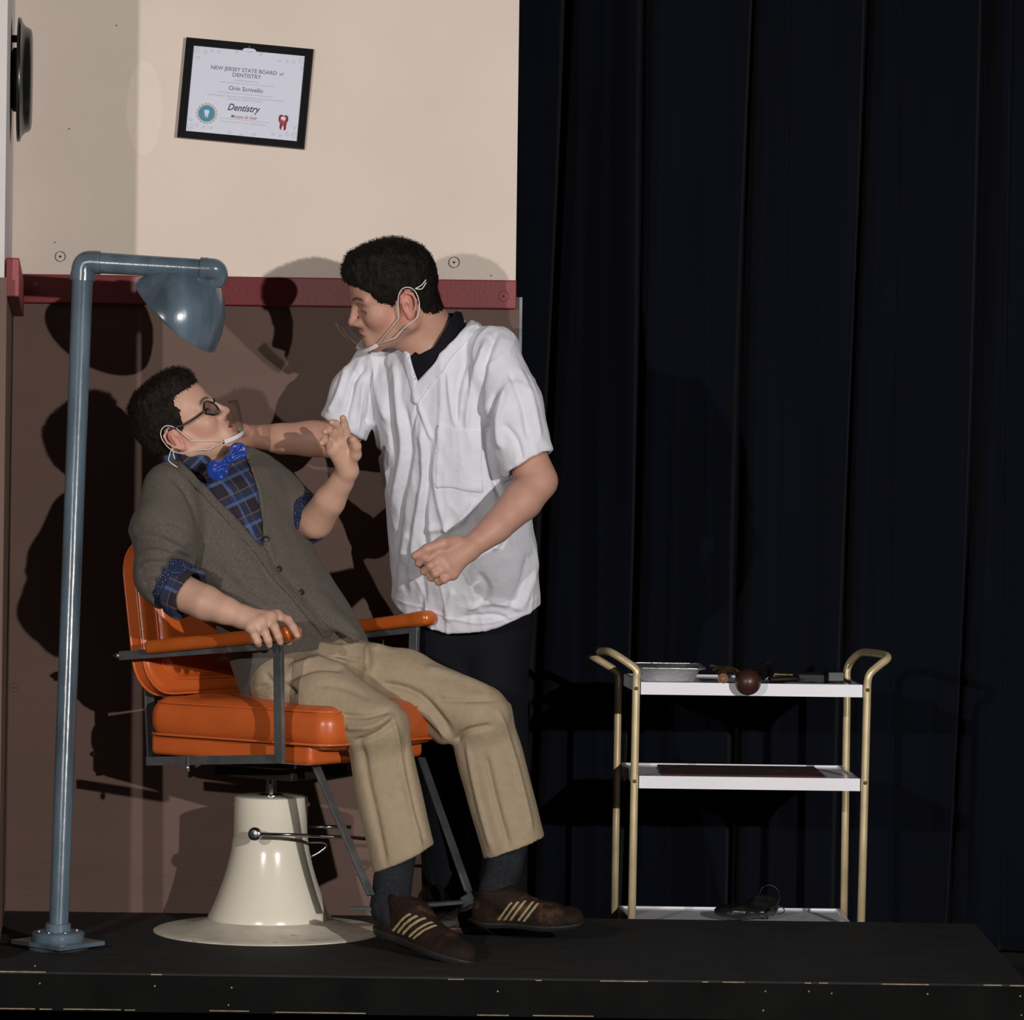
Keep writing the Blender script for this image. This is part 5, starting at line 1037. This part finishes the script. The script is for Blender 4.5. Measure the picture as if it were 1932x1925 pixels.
# foil pan
def topz(px, D, dz=0): p = P(px, 1290, D); p[2] = zt1 - .004 + dz; return p
ctr = topz(1257, DA+.18); fp = thing('foil_pan', 'shallow silver foil pan at the left end of the trolley top', 'pan', ctr)
def rrect(w_, d_, r, z, n=5):
    o = []
    for (x, y, a0_) in ((w_-r, d_-r, 0), (-w_+r, d_-r, 90), (-w_+r, -d_+r, 180), (w_-r, -d_+r, 270)):
        for k in range(n+1): a = math.radians(a0_+90*k/n); o.append(ctr + np.array((x + r*math.cos(a), y + r*math.sin(a), z + (random.uniform(-.0008, .0008)))))
    return o
rings = [rrect(.064, .085, .02, .001), rrect(.066, .087, .02, .002), rrect(.080, .125, .026, .033), rrect(.092, .140, .028, .034), rrect(.0925, .1405, .028, .0365), rrect(.080, .125, .026, .0365), rrect(.064, .085, .019, .0035)]; n = len(rings[0]); V = np.array(sum(rings, [])); Fc = [list(range(n))]
for j in range(6): Fc += [[j*n+i, j*n+(i+1) % n, (j+1)*n+(i+1) % n, (j+1)*n+i] for i in range(n)]
Fc.append([6*n+i for i in range(n)]); mesh('pan', V, Fc, M['foil'], fp, autosmooth=40); mesh('rolled_rim', *tube(rrect(.0925, .1405, .028, .0365), .0022, 6, closed=True), M['foil'], fp)
# wooden-headed mallet, its round end overhanging the edge
c0 = P(1411, 1287, DA-.037); ml = thing('ball_mallet', 'dark red-brown round wooden knob hanging over the front edge of the trolley top', 'tool', c0)
mesh('head', *lathe([(0, -.033)] + [(.033*math.sin(a), -.033*math.cos(a)) for a in np.linspace(.15, math.pi-.15, 16)] + [(0, .033)], c0, (0, -1, .0), 36), M['darkwood'], ml)
hd = P(1436, 1272, DA+.20); hd[2] = zt1+.008; mesh('handle', *tube([c0 + np.array((0, .02, .0)), c0*.75 + hd*.25, hd], [.012, .010, .009], 14), M['tanwood'], ml)
c0 = topz(1364, DA-.005, .009); c0 = P(1364, 1281, DA+.0); rl_ = thing('wooden_rod', 'pale-ended tan wooden rod lying on the trolley top beside the round knob', 'tool', c0)
mesh('rod', *tube([c0, c0 + np.array((.012, .19, .0))], .0125, 20), M['tanwood'], rl_, autosmooth=40); mesh('rod_end', *lathe([(0, 0), (.0105, 0), (.0105, .001), (0, .0015)], c0, (-.06, -1, 0), 20), M['tanwood'], rl_, label='pale cut end of the rod')
# brass-handled pliers, strap, tubes and black cases on the trolley top
def wire_thing(name, label, cat, pls, r, m, part='loop'):
    V0 = np.array(pls[0][0]); t = thing(name, label, cat, V0)
    for i, pl_ in enumerate(pls): mesh(part if isinstance(part, str) else part[i], *tube(spline(pl_, 5), r, 8), m if not isinstance(m, list) else m[i], t)
    return t
z0 = zt1 - .008
def tp_(px, py, D): return P(px, py, D)
wire_thing('brass_pliers', 'tangle of old brass plier handles lying left of the round knob', 'tool', [[tp_(1340, 1256, DA+.2), tp_(1352, 1258, DA+.18), tp_(1366, 1263, DA+.14), tp_(1385, 1262, DA+.1), tp_(1398, 1276, DA+.06)], [tp_(1345, 1265, DA+.2), tp_(1360, 1258, DA+.18), tp_(1378, 1260, DA+.12), tp_(1394, 1268, DA+.08), tp_(1396, 1284, DA+.06)], [tp_(1352, 1270, DA+.16), tp_(1366, 1266, DA+.13), tp_(1384, 1268, DA+.1), tp_(1392, 1280, DA+.08)]], .0035, [M['oldbrass'], M['oldbrass'], M['welt']], ['handle', 'handle', 'spring'])
wire_thing('leather_strap', 'curled tan leather strap behind the round knob', 'strap', [[tp_(1432, 1262, DA+.15), tp_(1438, 1254, DA+.16), tp_(1448, 1251, DA+.17), tp_(1454, 1260, DA+.16), tp_(1450, 1272, DA+.12), tp_(1440, 1280, DA+.08)], [tp_(1438, 1262, DA+.14), tp_(1448, 1264, DA+.13), tp_(1457, 1270, DA+.1), tp_(1452, 1281, DA+.07)]], .005, M['leather'], 'strap')
wire_thing('brass_forceps', 'thin brass forceps with shiny tips right of the leather strap', 'tool', [[tp_(1456, 1272, DA+.12), tp_(1475, 1273, DA+.12), tp_(1496, 1274, DA+.11)], [tp_(1452, 1276, DA+.1), tp_(1475, 1277, DA+.1), tp_(1500, 1277, DA+.09)]], .0032, M['oldbrass'], 'jaw')
wire_thing('dark_tube', 'dark brown tube lying across the trolley top right of the forceps', 'tool', [[tp_(1452, 1283, DA+.03), tp_(1480, 1282, DA+.03), tp_(1506, 1281, DA+.04)]], .0085, M['leather'], 'tube')
def blk(name, label, cat, px, py, D, h, ang=0, m=M['black']):
    c = P(px, py, D); t = thing(name, label, cat, c); R = np.array(((math.cos(ang), -math.sin(ang), 0), (math.sin(ang), math.cos(ang), 0), (0, 0, 1.)))
    mesh('case', *box(c, h, R, .003), m, t, smooth=False); mesh('lid_line', *box(c + R @ np.array((0, -h[1]-.0005, h[2]*.45)), (h[0]*.94, .0008, .0009), R), M['zinc'] if m is M['black'] and False else M['gloss_black'], t, smooth=False); return t
blk('black_case', 'small dark grey box at the right end of the trolley top', 'box', 1574, 1276, DA+.14, (.021, .03, .013), .1, M['gloss_black'])
blk('black_pouch', 'flat black pouch in the middle right of the trolley top', 'case', 1535, 1279, DA+.2, (.035, .05, .011), -.2)
cc_ = (c2[0]+c2[1]+c2[2]+c2[3])/4; cc_ = cc_ + np.array((0, .02, 0)); cc_[2] = zt2 - .0028
bk = thing('printed_placemat', 'dark red patterned mat lying on the trolley\'s middle tray', 'mat', cc_)
dv = unit(c2[3]-c2[0]); uv_ = unit(c2[1]-c2[0]); mesh('mat', *box(cc_, (.205, .155, .002), np.c_[uv_, np.cross((0, 0, 1), uv_), (0, 0, 1)], .0008), M['book'], bk, smooth=False)
# goggles and cables on the bottom tray
gz = zt3 - .01
def bp(px, py, D): return P(px, py, D)
c0 = bp(1425, 1708, DA+.2); gg = thing('black_goggles', 'heap of black straps and goggles on the trolley\'s bottom tray', 'goggles', c0)
f = Field(c0-.16, c0+.16, .004); f.put(ell(bp(1405, 1718, DA+.2), (.075, .06, .018)), .02); f.put(ell(bp(1440, 1708, DA+.22), (.04, .04, .026)), .02); f.put(ell(bp(1380, 1722, DA+.18), (.04, .03, .012)), .02)
V, Q_ = f.mesh(); Nn = normals(V, Q_); V = V + Nn*(.006*vnoise(V*50, 3))[:, None]; mesh('straps', V, Q_, M['gloss_black'], gg)
mesh('cable', *tube(spline([bp(1433, 1688, DA+.2), bp(1438, 1676, DA+.2), bp(1452, 1670, DA+.2), bp(1468, 1680, DA+.2), bp(1470, 1700, DA+.2), bp(1460, 1712, DA+.2)], 6), .0013, 6), M['gloss_black'], gg)
mesh('buckle', *tube([bp(1467 + 13*math.cos(a), 1718 + 7*math.sin(a), DA+.12) for a in np.linspace(0, 2*math.pi, 20)[:-1]], .0016, 6, closed=True), M['gloss_black'], gg)
